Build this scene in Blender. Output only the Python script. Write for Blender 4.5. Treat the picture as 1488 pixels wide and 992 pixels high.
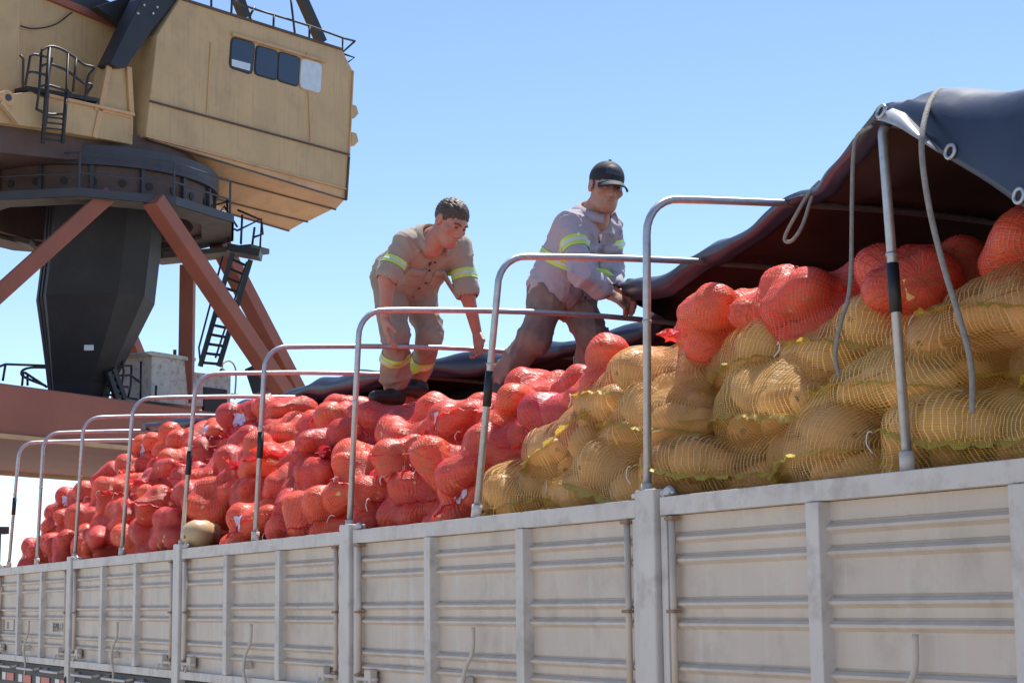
import bpy, math, random
import numpy as np
from mathutils import Vector, Matrix
from mathutils.bvhtree import BVHTree

for _o in list(bpy.data.objects):
    bpy.data.objects.remove(_o)
scene = bpy.context.scene
COL = scene.collection
R = math.radians

# ------------------------------------------------------------------ camera
F_PX, PITCH, ROLL, YAW, EYE = 2635.6, 0.143416, -0.010705, 0.471485, 1.65
_fw = np.array([math.sin(YAW)*math.cos(PITCH), math.cos(YAW)*math.cos(PITCH), math.sin(PITCH)])
_r = np.array([math.cos(YAW), -math.sin(YAW), 0.0]); _u = np.cross(_r, _fw)
_R = _r*math.cos(ROLL)+_u*math.sin(ROLL); _U = -_r*math.sin(ROLL)+_u*math.cos(ROLL)
_E = np.array([0, 0, EYE])
cam_d = bpy.data.cameras.new('camera'); cam = bpy.data.objects.new('camera', cam_d); COL.objects.link(cam)
cam.matrix_world = Matrix(((_R[0], _U[0], -_fw[0], 0), (_R[1], _U[1], -_fw[1], 0), (_R[2], _U[2], -_fw[2], EYE), (0, 0, 0, 1)))
cam_d.sensor_width = 36; cam_d.lens = F_PX/1488*36; cam_d.clip_end = 6000; cam_d.clip_start = 0.05
scene.camera = cam
# ------------------------------------------------------------------ light
SUN_AZ, SUN_EL = R(50), R(64)         # azimuth clockwise from +Y
w = bpy.data.worlds.new('World'); scene.world = w; w.use_nodes = True
nt = w.node_tree
sky = nt.nodes.new('ShaderNodeTexSky'); sky.sky_type = 'NISHITA'; sky.sun_disc = False
sky.sun_elevation = SUN_EL; sky.sun_rotation = SUN_AZ; sky.air_density = 0.75; sky.dust_density = 0.0; sky.ozone_density = 1.6
bg = nt.nodes['Background']; bg.inputs[1].default_value = 0.15
nt.links.new(sky.outputs[0], bg.inputs[0])
sl = bpy.data.lights.new('sun', 'SUN'); sl.energy = 5.0; sl.angle = R(0.53); sl.color = (1, .955, .89)
sun = bpy.data.objects.new('sun', sl); COL.objects.link(sun)
sd = Vector((math.sin(SUN_AZ)*math.cos(SUN_EL), math.cos(SUN_AZ)*math.cos(SUN_EL), math.sin(SUN_EL)))
sun.rotation_euler = sd.to_track_quat('Z', 'Y').to_euler(); sun.location = sd*80
scene.view_settings.view_transform = 'Standard'; scene.view_settings.look = 'None'
scene.view_settings.exposure = 0.42; scene.view_settings.gamma = 1
scene.cycles.use_denoising = True
scene.cycles.max_bounces = 8; scene.cycles.transparent_max_bounces = 16
scene.cycles.diffuse_bounces = 4

# ------------------------------------------------------------------ helpers
def ray(x, y): return _fw+(x-744)/F_PX*_R-(y-496)/F_PX*_U
def pX(x, y, X): v = ray(x, y); return _E+v*X/v[0]
def pY(x, y, Y): v = ray(x, y); return _E+v*Y/v[1]
def pD(x, y, D): return _E+ray(x, y)*D
def pPl(x, y, P, n): v = ray(x, y); return _E+v*(np.dot(P-_E, n)/np.dot(v, n))
def nrm(v): v = np.asarray(v, float); return v/max(np.linalg.norm(v), 1e-9)

class MB:
    def __init__(s): s.v = []; s.f = []; s.n = 0
    def add(s, v, f):
        v = np.asarray(v, float).reshape(-1, 3)
        s.f += [tuple(i+s.n for i in q) for q in f]; s.v.append(v); s.n += len(v); return s
    def box(s, c, h, ax=None):
        ax = np.eye(3) if ax is None else np.asarray(ax, float)
        p = [np.asarray(c, float)+ax[0]*h[0]*a+ax[1]*h[1]*b+ax[2]*h[2]*d for a in (-1, 1) for b in (-1, 1) for d in (-1, 1)]
        fs = [(0, 1, 3, 2), (4, 6, 7, 5), (0, 4, 5, 1), (2, 3, 7, 6), (0, 2, 6, 4), (1, 5, 7, 3)]
        if np.linalg.det(ax) < 0: fs = [q[::-1] for q in fs]
        return s.add(p, fs)
    def b2(s, lo, hi):
        lo = np.array(lo, float); hi = np.array(hi, float); return s.box((lo+hi)/2, (hi-lo)/2)
    def bar(s, a, b, wx, wy, up=(0, 0, 1)):
        a = np.asarray(a, float); b = np.asarray(b, float); z = nrm(b-a)
        x = np.cross(up, z)
        x = nrm(x) if np.linalg.norm(x) > 1e-4 else np.array([1., 0, 0]); y = np.cross(z, x)
        return s.box((a+b)/2, (wx/2, wy/2, np.linalg.norm(b-a)/2), (x, y, z))
    def tube(s, pts, r, n=8, cap=True):
        P = np.asarray(pts, float); m = len(P); T = np.zeros_like(P)
        T[1:-1] = P[2:]-P[:-2]; T[0] = P[1]-P[0]; T[-1] = P[-1]-P[-2]
        T /= np.linalg.norm(T, axis=1)[:, None]+1e-12
        up = np.array([0, 0, 1.]) if abs(T[0, 2]) < .9 else np.array([1., 0, 0])
        x = nrm(np.cross(up, T[0])); vs = []
        rr = np.full(m, r) if np.isscalar(r) else np.asarray(r)
        for i in range(m):
            x = nrm(x-T[i]*np.dot(x, T[i])); y = np.cross(T[i], x)
            for k in range(n):
                a = 2*math.pi*k/n; vs.append(P[i]+rr[i]*(math.cos(a)*x+math.sin(a)*y))
        fs = [(i*n+k, i*n+(k+1) % n, (i+1)*n+(k+1) % n, (i+1)*n+k) for i in range(m-1) for k in range(n)]
        if cap: fs += [tuple(range(n))[::-1], tuple((m-1)*n+k for k in range(n))]
        return s.add(vs, fs)
    def prism(s, poly, ext):
        P = np.asarray(poly, float); n = len(P); e = np.asarray(ext, float)
        fs = [tuple(range(n)), tuple(range(n, 2*n))[::-1]]+[(i, i+n, (i+1) % n+n, (i+1) % n) for i in range(n)]
        return s.add(np.vstack([P, P+e]), fs)
    def grid(s, G, flip=False):
        a, b = G.shape[:2]
        fs = [(i*b+j, (i+1)*b+j, (i+1)*b+j+1, i*b+j+1) for i in range(a-1) for j in range(b-1)]
        if flip: fs = [q[::-1] for q in fs]
        return s.add(G.reshape(-1, 3), fs)
    def mesh(s, name, mat=None, smooth=False):
        me = bpy.data.meshes.new(name)
        me.from_pydata(np.vstack(s.v).tolist() if s.v else [], [], s.f); me.update()
        if mat: me.materials.append(mat)
        if smooth: me.polygons.foreach_set('use_smooth', [True]*len(me.polygons))
        return me
    def obj(s, name, mat, parent=None, smooth=False, bevel=0, solid=0):
        o = link(name, s.mesh(name, mat, smooth), parent)
        if solid:
            m = o.modifiers.new('thickness', 'SOLIDIFY'); m.thickness = solid; m.offset = 0
        if bevel:
            m = o.modifiers.new('bevel', 'BEVEL'); m.width = bevel; m.segments = 2; m.limit_method = 'ANGLE'
        return o
def link(name, me, parent=None):
    o = bpy.data.objects.new(name, me); COL.objects.link(o)
    if parent is not None:
        o.parent = parent
        if parent.type == 'EMPTY' or True: o.matrix_parent_inverse = parent_world(parent).inverted()
    return o
def parent_world(o):
    m = o.matrix_basis.copy()
    while o.parent is not None:
        m = o.parent.matrix_basis @ o.matrix_parent_inverse @ m if False else (parent_world(o.parent) @ o.matrix_parent_inverse @ o.matrix_basis)
        return m
    return m
def thing(name, label, cat, loc=(0, 0, 0), group=None):
    o = bpy.data.objects.new(name, None); COL.objects.link(o); o.location = loc; o.empty_display_size = .1
    tag(o, label, cat, group); return o
def tag(o, label, cat, group=None):
    o['label'] = label; o['category'] = cat
    if group: o['group'] = group
    return o
def arc(c, r, a0, a1, n, ex, ey):
    return [np.asarray(c)+r*(math.cos(a)*np.asarray(ex)+math.sin(a)*np.asarray(ey)) for a in np.linspace(a0, a1, n)]
def smooth_path(pts, n=8):
    P = np.asarray(pts, float); Q = np.vstack([2*P[0]-P[1], P, 2*P[-1]-P[-2]]); out = []
    for i in range(1, len(Q)-2):
        for t in np.linspace(0, 1, n, endpoint=False):
            a, b, c, d = Q[i-1], Q[i], Q[i+1], Q[i+2]
            out.append(.5*((2*b)+(c-a)*t+(2*a-5*b+4*c-d)*t*t+(3*b-a-3*c+d)*t**3))
    return np.array(out+[P[-1]])

# ------------------------------------------------------------------ signed distance modelling
class SDF:
    def __init__(s, lo, hi, h):
        s.h = h; s.lo = np.array(lo, float); n = np.ceil((np.array(hi)-s.lo)/h).astype(int)+1
        s.n = n; s.f = np.full(n, .3, np.float32)
    def _sl(s, lo, hi):
        a = np.clip(((np.asarray(lo)-s.lo)/s.h).astype(int)-1, 0, s.n-1); b = np.clip(((np.asarray(hi)-s.lo)/s.h).astype(int)+2, 1, s.n)
        if np.any(b <= a): return None, None
        g = np.stack(np.meshgrid(*[s.lo[i]+s.h*np.arange(a[i], b[i]) for i in range(3)], indexing='ij'), -1)
        return tuple(slice(a[i], b[i]) for i in range(3)), g
    def _mix(s, sl, d, k, sub):
        o = s.f[sl]
        if sub:
            d = -d; hh = np.maximum(k-np.abs(o-d), 0)/k; s.f[sl] = np.maximum(o, d)+hh*hh*k/4
        else:
            hh = np.maximum(k-np.abs(o-d), 0)/k; s.f[sl] = np.minimum(o, d)-hh*hh*k/4
    def cone(s, a, b, ra, rb, k=.03, sub=False):
        a = np.asarray(a, float); b = np.asarray(b, float); m = max(ra, rb)+k+.04
        sl, g = s._sl(np.minimum(a, b)-m, np.maximum(a, b)+m)
        if sl is None: return s
        ba = b-a; h = np.clip(((g-a)@ba)/max(ba@ba, 1e-9), 0, 1)
        d = np.linalg.norm(g-a-h[..., None]*ba, axis=-1)-(ra+(rb-ra)*h)
        s._mix(sl, d, k, sub); return s
    def ell(s, c, r, ax=None, k=.03, sub=False):
        c = np.asarray(c, float); r = np.asarray(r, float); m = r.max()+k+.04
        sl, g = s._sl(c-m, c+m)
        if sl is None: return s
        q = g-c
        if ax is not None: q = q@np.asarray(ax, float).T
        k0 = np.linalg.norm(q/r, axis=-1); k1 = np.linalg.norm(q/(r*r), axis=-1)+1e-9
        s._mix(sl, k0*(k0-1)/k1, k, sub); return s
    def noise(s, fn):
        g = np.stack(np.meshgrid(*[s.lo[i]+s.h*np.arange(s.n[i]) for i in range(3)], indexing='ij'), -1)
        s.f += fn(g[..., 0], g[..., 1], g[..., 2]).astype(np.float32); return s
    def polys(s):
        f = s.f; sg = f < 0
        c = [sg[i:s.n[0]-1+i, j:s.n[1]-1+j, k:s.n[2]-1+k] for i in (0, 1) for j in (0, 1) for k in (0, 1)]
        cnt = sum(x.astype(np.int8) for x in c); act = np.argwhere((cnt > 0) & (cnt < 8))
        offs = np.array([(i, j, k) for i in (0, 1) for j in (0, 1) for k in (0, 1)])
        val = np.stack([f[tuple((act+o).T)] for o in offs], 1).astype(float)
        acc = np.zeros((len(act), 3)); num = np.zeros(len(act))
        for a in range(8):
            for b in range(a+1, 8):
                if np.abs(offs[a]-offs[b]).sum() != 1: continue
                va, vb = val[:, a], val[:, b]; x = (va < 0) != (vb < 0)
                t = np.where(x, va/np.where(x, va-vb, 1), 0)
                acc += np.where(x[:, None], offs[a]+t[:, None]*(offs[b]-offs[a]), 0); num += x
        V = s.lo+s.h*(act+acc/num[:, None])
        idm = np.full(s.n-1, -1, int); idm[tuple(act.T)] = np.arange(len(act)); Q = []
        for ax in range(3):
            o1, o2 = [i for i in range(3) if i != ax]
            sl0 = [slice(None)]*3; sl1 = [slice(None)]*3; sl0[ax] = slice(0, -1); sl1[ax] = slice(1, None)
            A = sg[tuple(sl0)]; B = sg[tuple(sl1)]; e = np.argwhere(A != B)
            e = e[(e[:, o1] > 0) & (e[:, o2] > 0) & (e[:, o1] < s.n[o1]-1) & (e[:, o2] < s.n[o2]-1)]
            if not len(e): continue
            ins = A[tuple(e.T)]; d1 = np.zeros(3, int); d1[o1] = 1; d2 = np.zeros(3, int); d2[o2] = 1
            q = np.stack([idm[tuple((e-d1-d2).T)], idm[tuple((e-d2).T)], idm[tuple(e.T)], idm[tuple((e-d1).T)]], 1)
            fl = ins if ax != 1 else ~ins
            q[~fl] = q[~fl][:, ::-1]; Q.append(q)
        return V, np.vstack(Q)
def vq_mesh(name, parts, mat):
    vs = []; qs = []; n = 0
    for V, Q in parts: vs.append(V); qs.append(Q+n); n += len(V)
    V = np.vstack(vs); Q = np.vstack(qs); me = bpy.data.meshes.new(name)
    me.vertices.add(len(V)); me.vertices.foreach_set('co', V.ravel())
    me.loops.add(Q.size); me.loops.foreach_set('vertex_index', Q.ravel().astype(np.int32))
    me.polygons.add(len(Q)); me.polygons.foreach_set('loop_start', np.arange(0, Q.size, 4, dtype=np.int32))
    me.polygons.foreach_set('use_smooth', [True]*len(Q)); me.update(calc_edges=True); me.validate()
    if mat: me.materials.append(mat)
    return me
def patch(me, pick, off, name, mat):
    """faces of a mesh whose centre passes pick(), lifted by off along the normals"""
    n = len(me.vertices); co = np.zeros(n*3); me.vertices.foreach_get('co', co); co = co.reshape(-1, 3)
    no = np.zeros(n*3); me.vertices.foreach_get('normal', no); no = no.reshape(-1, 3)
    Q = np.array([p.vertices[:] for p in me.polygons if len(p.vertices) == 4]); c = co[Q].mean(1)
    Q = Q[pick(c)]
    if not len(Q): return None
    u, inv = np.unique(Q, return_inverse=True)
    return vq_mesh(name, [(co[u]+no[u]*off, inv.reshape(-1, 4))], mat)

# ------------------------------------------------------------------ materials
def mat(name, col, rough=.6, metal=0, var=.12, scale=6, bump=0, bscale=40, spec=.5, dirt=None, dirt_amt=.5, streak=None, coord='Object', sheen=0):
    m = bpy.data.materials.new(name); m.use_nodes = True; t = m.node_tree; N = t.nodes; L = t.links
    b = N['Principled BSDF']; b.inputs['Roughness'].default_value = rough; b.inputs['Metallic'].default_value = metal
    b.inputs['Specular IOR Level'].default_value = spec
    if sheen: b.inputs['Sheen Weight'].default_value = sheen
    tc = N.new('ShaderNodeTexCoord'); nz = N.new('ShaderNodeTexNoise'); nz.inputs['Scale'].default_value = scale; nz.inputs['Detail'].default_value = 6
    L.new(tc.outputs[coord], nz.inputs['Vector'])
    hs = N.new('ShaderNodeHueSaturation'); hs.inputs['Color'].default_value = (*col, 1)
    mr = N.new('ShaderNodeMapRange'); mr.inputs[1].default_value = .25; mr.inputs[2].default_value = .75
    mr.inputs[3].default_value = 1-var; mr.inputs[4].default_value = 1+var
    L.new(nz.outputs[0], mr.inputs[0]); L.new(mr.outputs[0], hs.inputs['Value']); out = hs.outputs[0]
    def over(src, c, vec_scale, lo, hi, amt, sc):
        n2 = N.new('ShaderNodeTexNoise'); n2.inputs['Scale'].default_value = sc; n2.inputs['Detail'].default_value = 8; n2.inputs['Roughness'].default_value = .65
        mp = N.new('ShaderNodeMapping'); mp.inputs['Scale'].default_value = vec_scale; L.new(tc.outputs[coord], mp.inputs[0]); L.new(mp.outputs[0], n2.inputs['Vector'])
        r2 = N.new('ShaderNodeMapRange'); r2.inputs[1].default_value = lo; r2.inputs[2].default_value = hi; r2.inputs[4].default_value = amt
        L.new(n2.outputs[0], r2.inputs[0]); mx = N.new('ShaderNodeMix'); mx.data_type = 'RGBA'
        L.new(r2.outputs[0], mx.inputs[0]); L.new(src, mx.inputs[6]); mx.inputs[7].default_value = (*c, 1); return mx.outputs[2]
    if dirt: out = over(out, dirt, (1, 1, 1), .5, .72, dirt_amt, scale*1.7)
    if streak: out = over(out, streak, (9, 9, .5), .52, .75, .6, 1.2)
    L.new(out, b.inputs['Base Color'])
    if bump:
        n3 = N.new('ShaderNodeTexNoise'); n3.inputs['Scale'].default_value = bscale; n3.inputs['Detail'].default_value = 5
        L.new(tc.outputs[coord], n3.inputs['Vector']); bp = N.new('ShaderNodeBump'); bp.inputs['Strength'].default_value = bump; bp.inputs['Distance'].default_value = .01
        L.new(n3.outputs[0], bp.inputs['Height']); L.new(bp.outputs[0], b.inputs['Normal'])
    return m
def net_mat(name, col, film, line, cell, tl=.35, col2=None):
    """woven plastic net: threads on the sack's own UV grid, open between them"""
    m = bpy.data.materials.new(name); m.use_nodes = True; t = m.node_tree; N = t.nodes; L = t.links
    N.remove(N['Principled BSDF']); out = N['Material Output']
    uv = N.new('ShaderNodeUVMap'); nz = N.new('ShaderNodeTexNoise'); nz.inputs['Scale'].default_value = 9; nz.inputs['Detail'].default_value = 3
    L.new(uv.outputs[0], nz.inputs['Vector'])
    mx = N.new('ShaderNodeVectorMath'); mx.operation = 'MULTIPLY_ADD'; L.new(nz.outputs['Color'], mx.inputs[0]); mx.inputs[1].default_value = (.03, .03, 0); L.new(uv.outputs[0], mx.inputs[2])
    sp = N.new('ShaderNodeSeparateXYZ'); L.new(mx.outputs[0], sp.inputs[0]); mk = []
    for i, s_ in ((0, cell), (1, cell*1.5)):
        a = N.new('ShaderNodeMath'); a.operation = 'MULTIPLY'; a.inputs[1].default_value = 1/s_; L.new(sp.outputs[i], a.inputs[0])
        b = N.new('ShaderNodeMath'); b.operation = 'PINGPONG'; b.inputs[1].default_value = .5; L.new(a.outputs[0], b.inputs[0])
        c = N.new('ShaderNodeMapRange'); c.inputs[1].default_value = line*.5+.06; c.inputs[2].default_value = line*.5-.06
        L.new(b.outputs[0], c.inputs[0]); mk.append(c)
    mm = N.new('ShaderNodeMath'); mm.operation = 'MAXIMUM'; L.new(mk[0].outputs[0], mm.inputs[0]); L.new(mk[1].outputs[0], mm.inputs[1])
    n2 = N.new('ShaderNodeTexNoise'); n2.inputs['Scale'].default_value = 7; n2.inputs['Detail'].default_value = 4; L.new(uv.outputs[0], n2.inputs['Vector'])
    fr = N.new('ShaderNodeMapRange'); fr.inputs[1].default_value = .35; fr.inputs[2].default_value = .7; fr.inputs[3].default_value = film*.25; fr.inputs[4].default_value = min(film*2.1, .95); L.new(n2.outputs[0], fr.inputs[0])
    al = N.new('ShaderNodeMath'); al.operation = 'MAXIMUM'; L.new(mm.outputs[0], al.inputs[0]); L.new(fr.outputs[0], al.inputs[1])
    fm = N.new('ShaderNodeMapping'); fm.inputs['Scale'].default_value = (34, 7, 1); L.new(mx.outputs[0], fm.inputs[0])
    fn_ = N.new('ShaderNodeTexNoise'); fn_.inputs['Scale'].default_value = 1; fn_.inputs['Detail'].default_value = 4; fn_.inputs['Distortion'].default_value = .8; L.new(fm.outputs[0], fn_.inputs['Vector'])
    fs_ = N.new('ShaderNodeMapRange'); fs_.inputs[1].default_value = .54; fs_.inputs[2].default_value = .70; fs_.inputs[4].default_value = min(film*2.6, .8); L.new(fn_.outputs[0], fs_.inputs[0])
    a2 = N.new('ShaderNodeMath'); a2.operation = 'MAXIMUM'; L.new(al.outputs[0], a2.inputs[0]); L.new(fs_.outputs[0], a2.inputs[1]); al = a2
    hb_ = N.new('ShaderNodeMath'); hb_.operation = 'MULTIPLY_ADD'; hb_.inputs[1].default_value = .25; L.new(mm.outputs[0], hb_.inputs[0]); L.new(fn_.outputs[0], hb_.inputs[2])
    oi = N.new('ShaderNodeObjectInfo'); hs = N.new('ShaderNodeHueSaturation'); hs.inputs['Color'].default_value = (*col, 1)
    vr = N.new('ShaderNodeMapRange'); vr.inputs[3].default_value = .8; vr.inputs[4].default_value = 1.15; L.new(oi.outputs['Random'], vr.inputs[0]); L.new(vr.outputs[0], hs.inputs['Value'])
    p = N.new('ShaderNodeBsdfPrincipled'); p.inputs['Roughness'].default_value = .42; L.new(hs.outputs[0], p.inputs['Base Color'])
    p.inputs['Specular IOR Level'].default_value = .7
    bp = N.new('ShaderNodeBump'); bp.inputs['Strength'].default_value = .9; bp.inputs['Distance'].default_value = .014; L.new(hb_.outputs[0], bp.inputs['Height']); L.new(bp.outputs[0], p.inputs['Normal'])
    hv = N.new('ShaderNodeMapRange'); hv.inputs[3].default_value = .488; hv.inputs[4].default_value = .506; L.new(oi.outputs['Random'], hv.inputs[0]); L.new(hv.outputs[0], hs.inputs['Hue'])
    tr = N.new('ShaderNodeBsdfTranslucent'); L.new(hs.outputs[0], tr.inputs[0])
    s1 = N.new('ShaderNodeMixShader'); s1.inputs[0].default_value = tl; L.new(p.outputs[0], s1.inputs[1]); L.new(tr.outputs[0], s1.inputs[2])
    tp = N.new('ShaderNodeBsdfTransparent'); s2 = N.new('ShaderNodeMixShader'); L.new(al.outputs[0], s2.inputs[0]); L.new(tp.outputs[0], s2.inputs[1]); L.new(s1.outputs[0], s2.inputs[2])
    L.new(s2.outputs[0], out.inputs[0]); return m

M = {}
M['gate'] = mat('gate_paint', (.62, .515, .42), .5, var=.07, scale=3, bump=.1, bscale=60, dirt=(.38, .31, .25), dirt_amt=.6, streak=(.70, .67, .64))
M['pillar'] = mat('pillar_paint', (.65, .585, .53), .5, var=.08, scale=5, bump=.1, bscale=50, dirt=(.3, .25, .21), dirt_amt=.6, streak=(.50, .42, .36))
M['rust'] = mat('rusty_steel', (.30, .17, .10), .7, var=.3, scale=30)
M['pipe'] = mat('galvanised_pipe', (.52, .52, .53), .45, metal=.7, var=.12, scale=30, dirt=(.25, .23, .22), dirt_amt=.35)
M['black'] = mat('black_rubber', (.02, .02, .023), .5, var=.2)
M['chassis'] = mat('chassis_steel', (.05, .05, .055), .6, var=.25)
M['red_tape'] = mat('red_reflective_tape', (.55, .04, .03), .35)
M['white_tape'] = mat('white_reflective_tape', (.7, .7, .68), .35)
M['letter'] = mat('dark_lettering', (.09, .09, .10), .7)
M['deck'] = mat('bed_planks', (.22, .16, .11), .8, var=.3)
M['ground'] = mat('dusty_concrete', (.37, .325, .27), .9, var=.2, scale=.6, bump=.2, bscale=8, dirt=(.22, .19, .16), dirt_amt=.5)
M['tarp'] = mat('dark_tarpaulin', (.026, .034, .062), .36, var=.25, scale=3, bump=.2, bscale=7, dirt=(.055, .05, .052), dirt_amt=.35)
M['tarp_in'] = mat('tarpaulin_underside', (.060, .030, .025), .55, var=.25, scale=3)
M['hem'] = mat('tarpaulin_hem', (.34, .35, .38), .35, var=.15, scale=8, dirt=(.15, .13, .13), dirt_amt=.4)  # paler than the sheet: sunlit sheen put into the colour
M['rope'] = mat('grey_rope', (.30, .27, .24), .8, var=.2, scale=60, bump=.5, bscale=200)
M['string'] = mat('white_string', (.75, .73, .70), .6, var=.05)
M['label'] = mat('printed_sack_label', (.62, .52, .66), .45, var=.35, scale=35)
M['squash'] = mat('butternut_skin', (.84, .46, .17), .42, var=.16, scale=9, dirt=(.62, .28, .08), dirt_amt=.55)
M['squash_pale'] = mat('pale_butternut_skin', (.62, .44, .24), .42, var=.12, scale=9, dirt=(.45, .28, .12), dirt_amt=.4)
M['stem'] = mat('squash_stem_scar', (.26, .15, .07), .8, var=.3, scale=60)
M['red_net'] = net_mat('red_net', (.95, .092, .06), .27, .40, .0085, .2)
M['red_frill'] = net_mat('red_net_frill', (.88, .06, .045), .72, .6, .006, .35)
M['yel_net'] = net_mat('yellow_net', (.95, .57, .16), .12, .25, .0085, .2)
M['yel_frill'] = net_mat('yellow_net_frill', (.80, .61, .10), .8, .6, .006, .35)
M['skin1'] = mat('sunburnt_skin', (.46, .20, .145), .5, var=.1, scale=20)
M['skin2'] = mat('tanned_skin', (.42, .22, .15), .5, var=.1, scale=20)
M['khaki'] = mat('khaki_work_cloth', (.37, .29, .23), .85, var=.1, scale=8, bump=.3, bscale=25, sheen=.2)
M['khaki_t'] = mat('khaki_trouser_cloth', (.33, .26, .21), .85, var=.13, scale=7, bump=.3, bscale=25, dirt=(.24, .17, .13), dirt_amt=.5)
M['lilac'] = mat('faded_lilac_work_cloth', (.40, .35, .40), .85, var=.1, scale=8, bump=.3, bscale=25, sheen=.2)
M['brown_t'] = mat('dusty_brown_trouser_cloth', (.25, .175, .15), .85, var=.18, scale=7, bump=.3, bscale=25, dirt=(.10, .07, .06), dirt_amt=.5)
M['lime'] = mat('lime_reflective_tape', (.55, .78, .12), .4, var=.06)
M['silver'] = mat('silver_reflective_tape', (.62, .64, .60), .35, var=.06)
M['hair'] = mat('short_brown_hair', (.075, .045, .03), .5, var=.35, scale=60, bump=.8, bscale=90)
M['cap'] = mat('black_cap_cloth', (.016, .017, .022), .75, var=.2, scale=20)
M['cap_grey'] = mat('grey_brim_edge', (.45, .43, .42), .7)
M['emblem'] = mat('dark_embroidery', (.05, .05, .06), .5, var=.4, scale=80)
M['eye'] = mat('eye_dark', (.03, .02, .018), .3)
M['boot'] = mat('black_boot_leather', (.025, .023, .022), .5, var=.3)
M['white_cloth'] = mat('white_undershirt', (.75, .74, .72), .8)
M['dark_cloth'] = mat('dark_undershirt', (.03, .03, .035), .8)
M['crane_d'] = mat('dark_brown_steel', (.075, .045, .038), .6, var=.3, scale=1.2, dirt=(.16, .06, .04), dirt_amt=.5)  # dark brown for ring and trims; on the platform underside it paints shade
M['crane_y'] = mat('ochre_crane_paint', (.47, .325, .165), .55, var=.10, scale=.8, dirt=(.32, .19, .115), dirt_amt=.45, streak=(.30, .20, .135))
M['crane_y2'] = mat('warm_ochre_paint', (.52, .32, .17), .6, var=.15, scale=.9, dirt=(.30, .14, .08), dirt_amt=.5)  # slightly redder, brighter ochre for belly plates, trims and flanges
M['crane_o'] = mat('rust_red_crane_paint', (.265, .08, .052), .6, var=.16, scale=.7, dirt=(.20, .085, .06), dirt_amt=.6, streak=(.24, .10, .07))
M['crane_k'] = mat('crane_black_paint', (.014, .015, .019), .5, var=.3, scale=1.2)
M['crane_b'] = mat('slate_blue_steel', (.034, .037, .05), .5, var=.2, scale=1.5)
M['crane_col'] = mat('dark_column_paint', (.013, .014, .019), .6, var=.25, scale=.9, dirt=(.035, .033, .034), dirt_amt=.5)
M['crane_g'] = mat('grey_walkway_plate', (.10, .095, .085), .7, var=.25, scale=2)
M['cabinet'] = mat('weathered_white_cabinet', (.50, .50, .48), .6, var=.1, scale=3, dirt=(.16, .14, .09), dirt_amt=.8)
M['glass'] = mat('dark_window_glass', (.02, .03, .055), .08, var=.1, spec=.8)
M['pane'] = mat('whitened_window_panel', (.50, .58, .66), .4, var=.12, scale=4)
M['gasket'] = mat('black_window_gasket', (.015, .015, .017), .6)

# ------------------------------------------------------------------ ground
g = MB(); g.add([(-2500, -2500, 0), (2500, -2500, 0), (2500, 2500, 0), (-2500, 2500, 0)], [(0, 1, 2, 3)])
go = g.obj('ground', M['ground']); go['kind'] = 'structure'

# ------------------------------------------------------------------ trailer
X0, X1 = 3.028, 5.6                    # near and far side planes
RAIL_Z, FLOOR_Z = 1.977, 1.264
T0, T1 = -0.18, 15.25
PIL = [-0.178, 2.393, 4.963, 7.533, 10.103, 12.673, 15.2]
trailer = thing('flatbed_trailer', 'long grey stake-sided trailer with steel drop gates and pipe hoops, loaded with sacks', 'trailer', ((X0+X1)/2, 7.5, 0))
b = MB(); b.b2((X0+.06, T0, FLOOR_Z-.12), (X1-.06, T1, FLOOR_Z-.004)); b.obj('bed', M['deck'], trailer)
for x in (3.75, 4.85):
    b = MB(); b.b2((x-.07, T0+.1, .78), (x+.07, T1-.1, FLOOR_Z-.125)); b.obj('chassis_beam', M['chassis'], trailer)
for x in (X0+.035, X1-.035):
    b = MB(); b.b2((x-.022, T0, FLOOR_Z-.36), (x+.022, T1, FLOOR_Z-.02)); b.obj('side_rail', M['chassis'], trailer, bevel=.004)  # rail carried down as a dark strip to stand in for shade below
# reflective tape on the near side rail
for i in range(50):
    t = T0+.1+i*.305
    b = MB(); b.b2((X0+.006, t, FLOOR_Z-.165), (X0+.010, t+.13 if i % 2 else t+.27, FLOOR_Z-.108))
    b.obj('reflective_tape', M['red_tape'] if i % 2 == 0 else M['white_tape'], trailer)
# wheels
def wheel_mesh():
    a = MB(); prof = [(.26, -.13), (.40, -.14), (.49, -.11), (.51, -.05), (.51, .05), (.49, .11), (.40, .14), (.26, .13)]
    n = 32; G = np.array([[(z, r*math.cos(2*math.pi*k/n), r*math.sin(2*math.pi*k/n)) for k in range(n+1)] for r, z in prof]); a.grid(G)
    return a.mesh('tyre', M['black'], True)
def rim_mesh():
    a = MB(); prof = [(.0, -.06), (.12, -.06), (.14, -.02), (.22, .02), (.26, -.11), (.26, .11), (.0, .1)]
    n = 24; G = np.array([[(z, r*math.cos(2*math.pi*k/n), r*math.sin(2*math.pi*k/n)) for k in range(n+1)] for r, z in prof]); a.grid(G)
    return a.mesh('rim', M['pipe'], True)
wm, rm = wheel_mesh(), rim_mesh()
for t in (1.0, 2.3, 3.6, 13.2, 14.5):
    for x in (X0+.28, X1-.28):
        o = link('wheel', wm, trailer); o.location = Vector((x, t, .512))-trailer.location; o.matrix_parent_inverse.identity()
        r_ = link('rim', rm, o); r_.matrix_parent_inverse.identity()
    b = MB(); b.tube([(X0+.3, t, .512), (X1-.3, t, .512)], .06, 10); b.obj('axle', M['chassis'], trailer)
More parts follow.
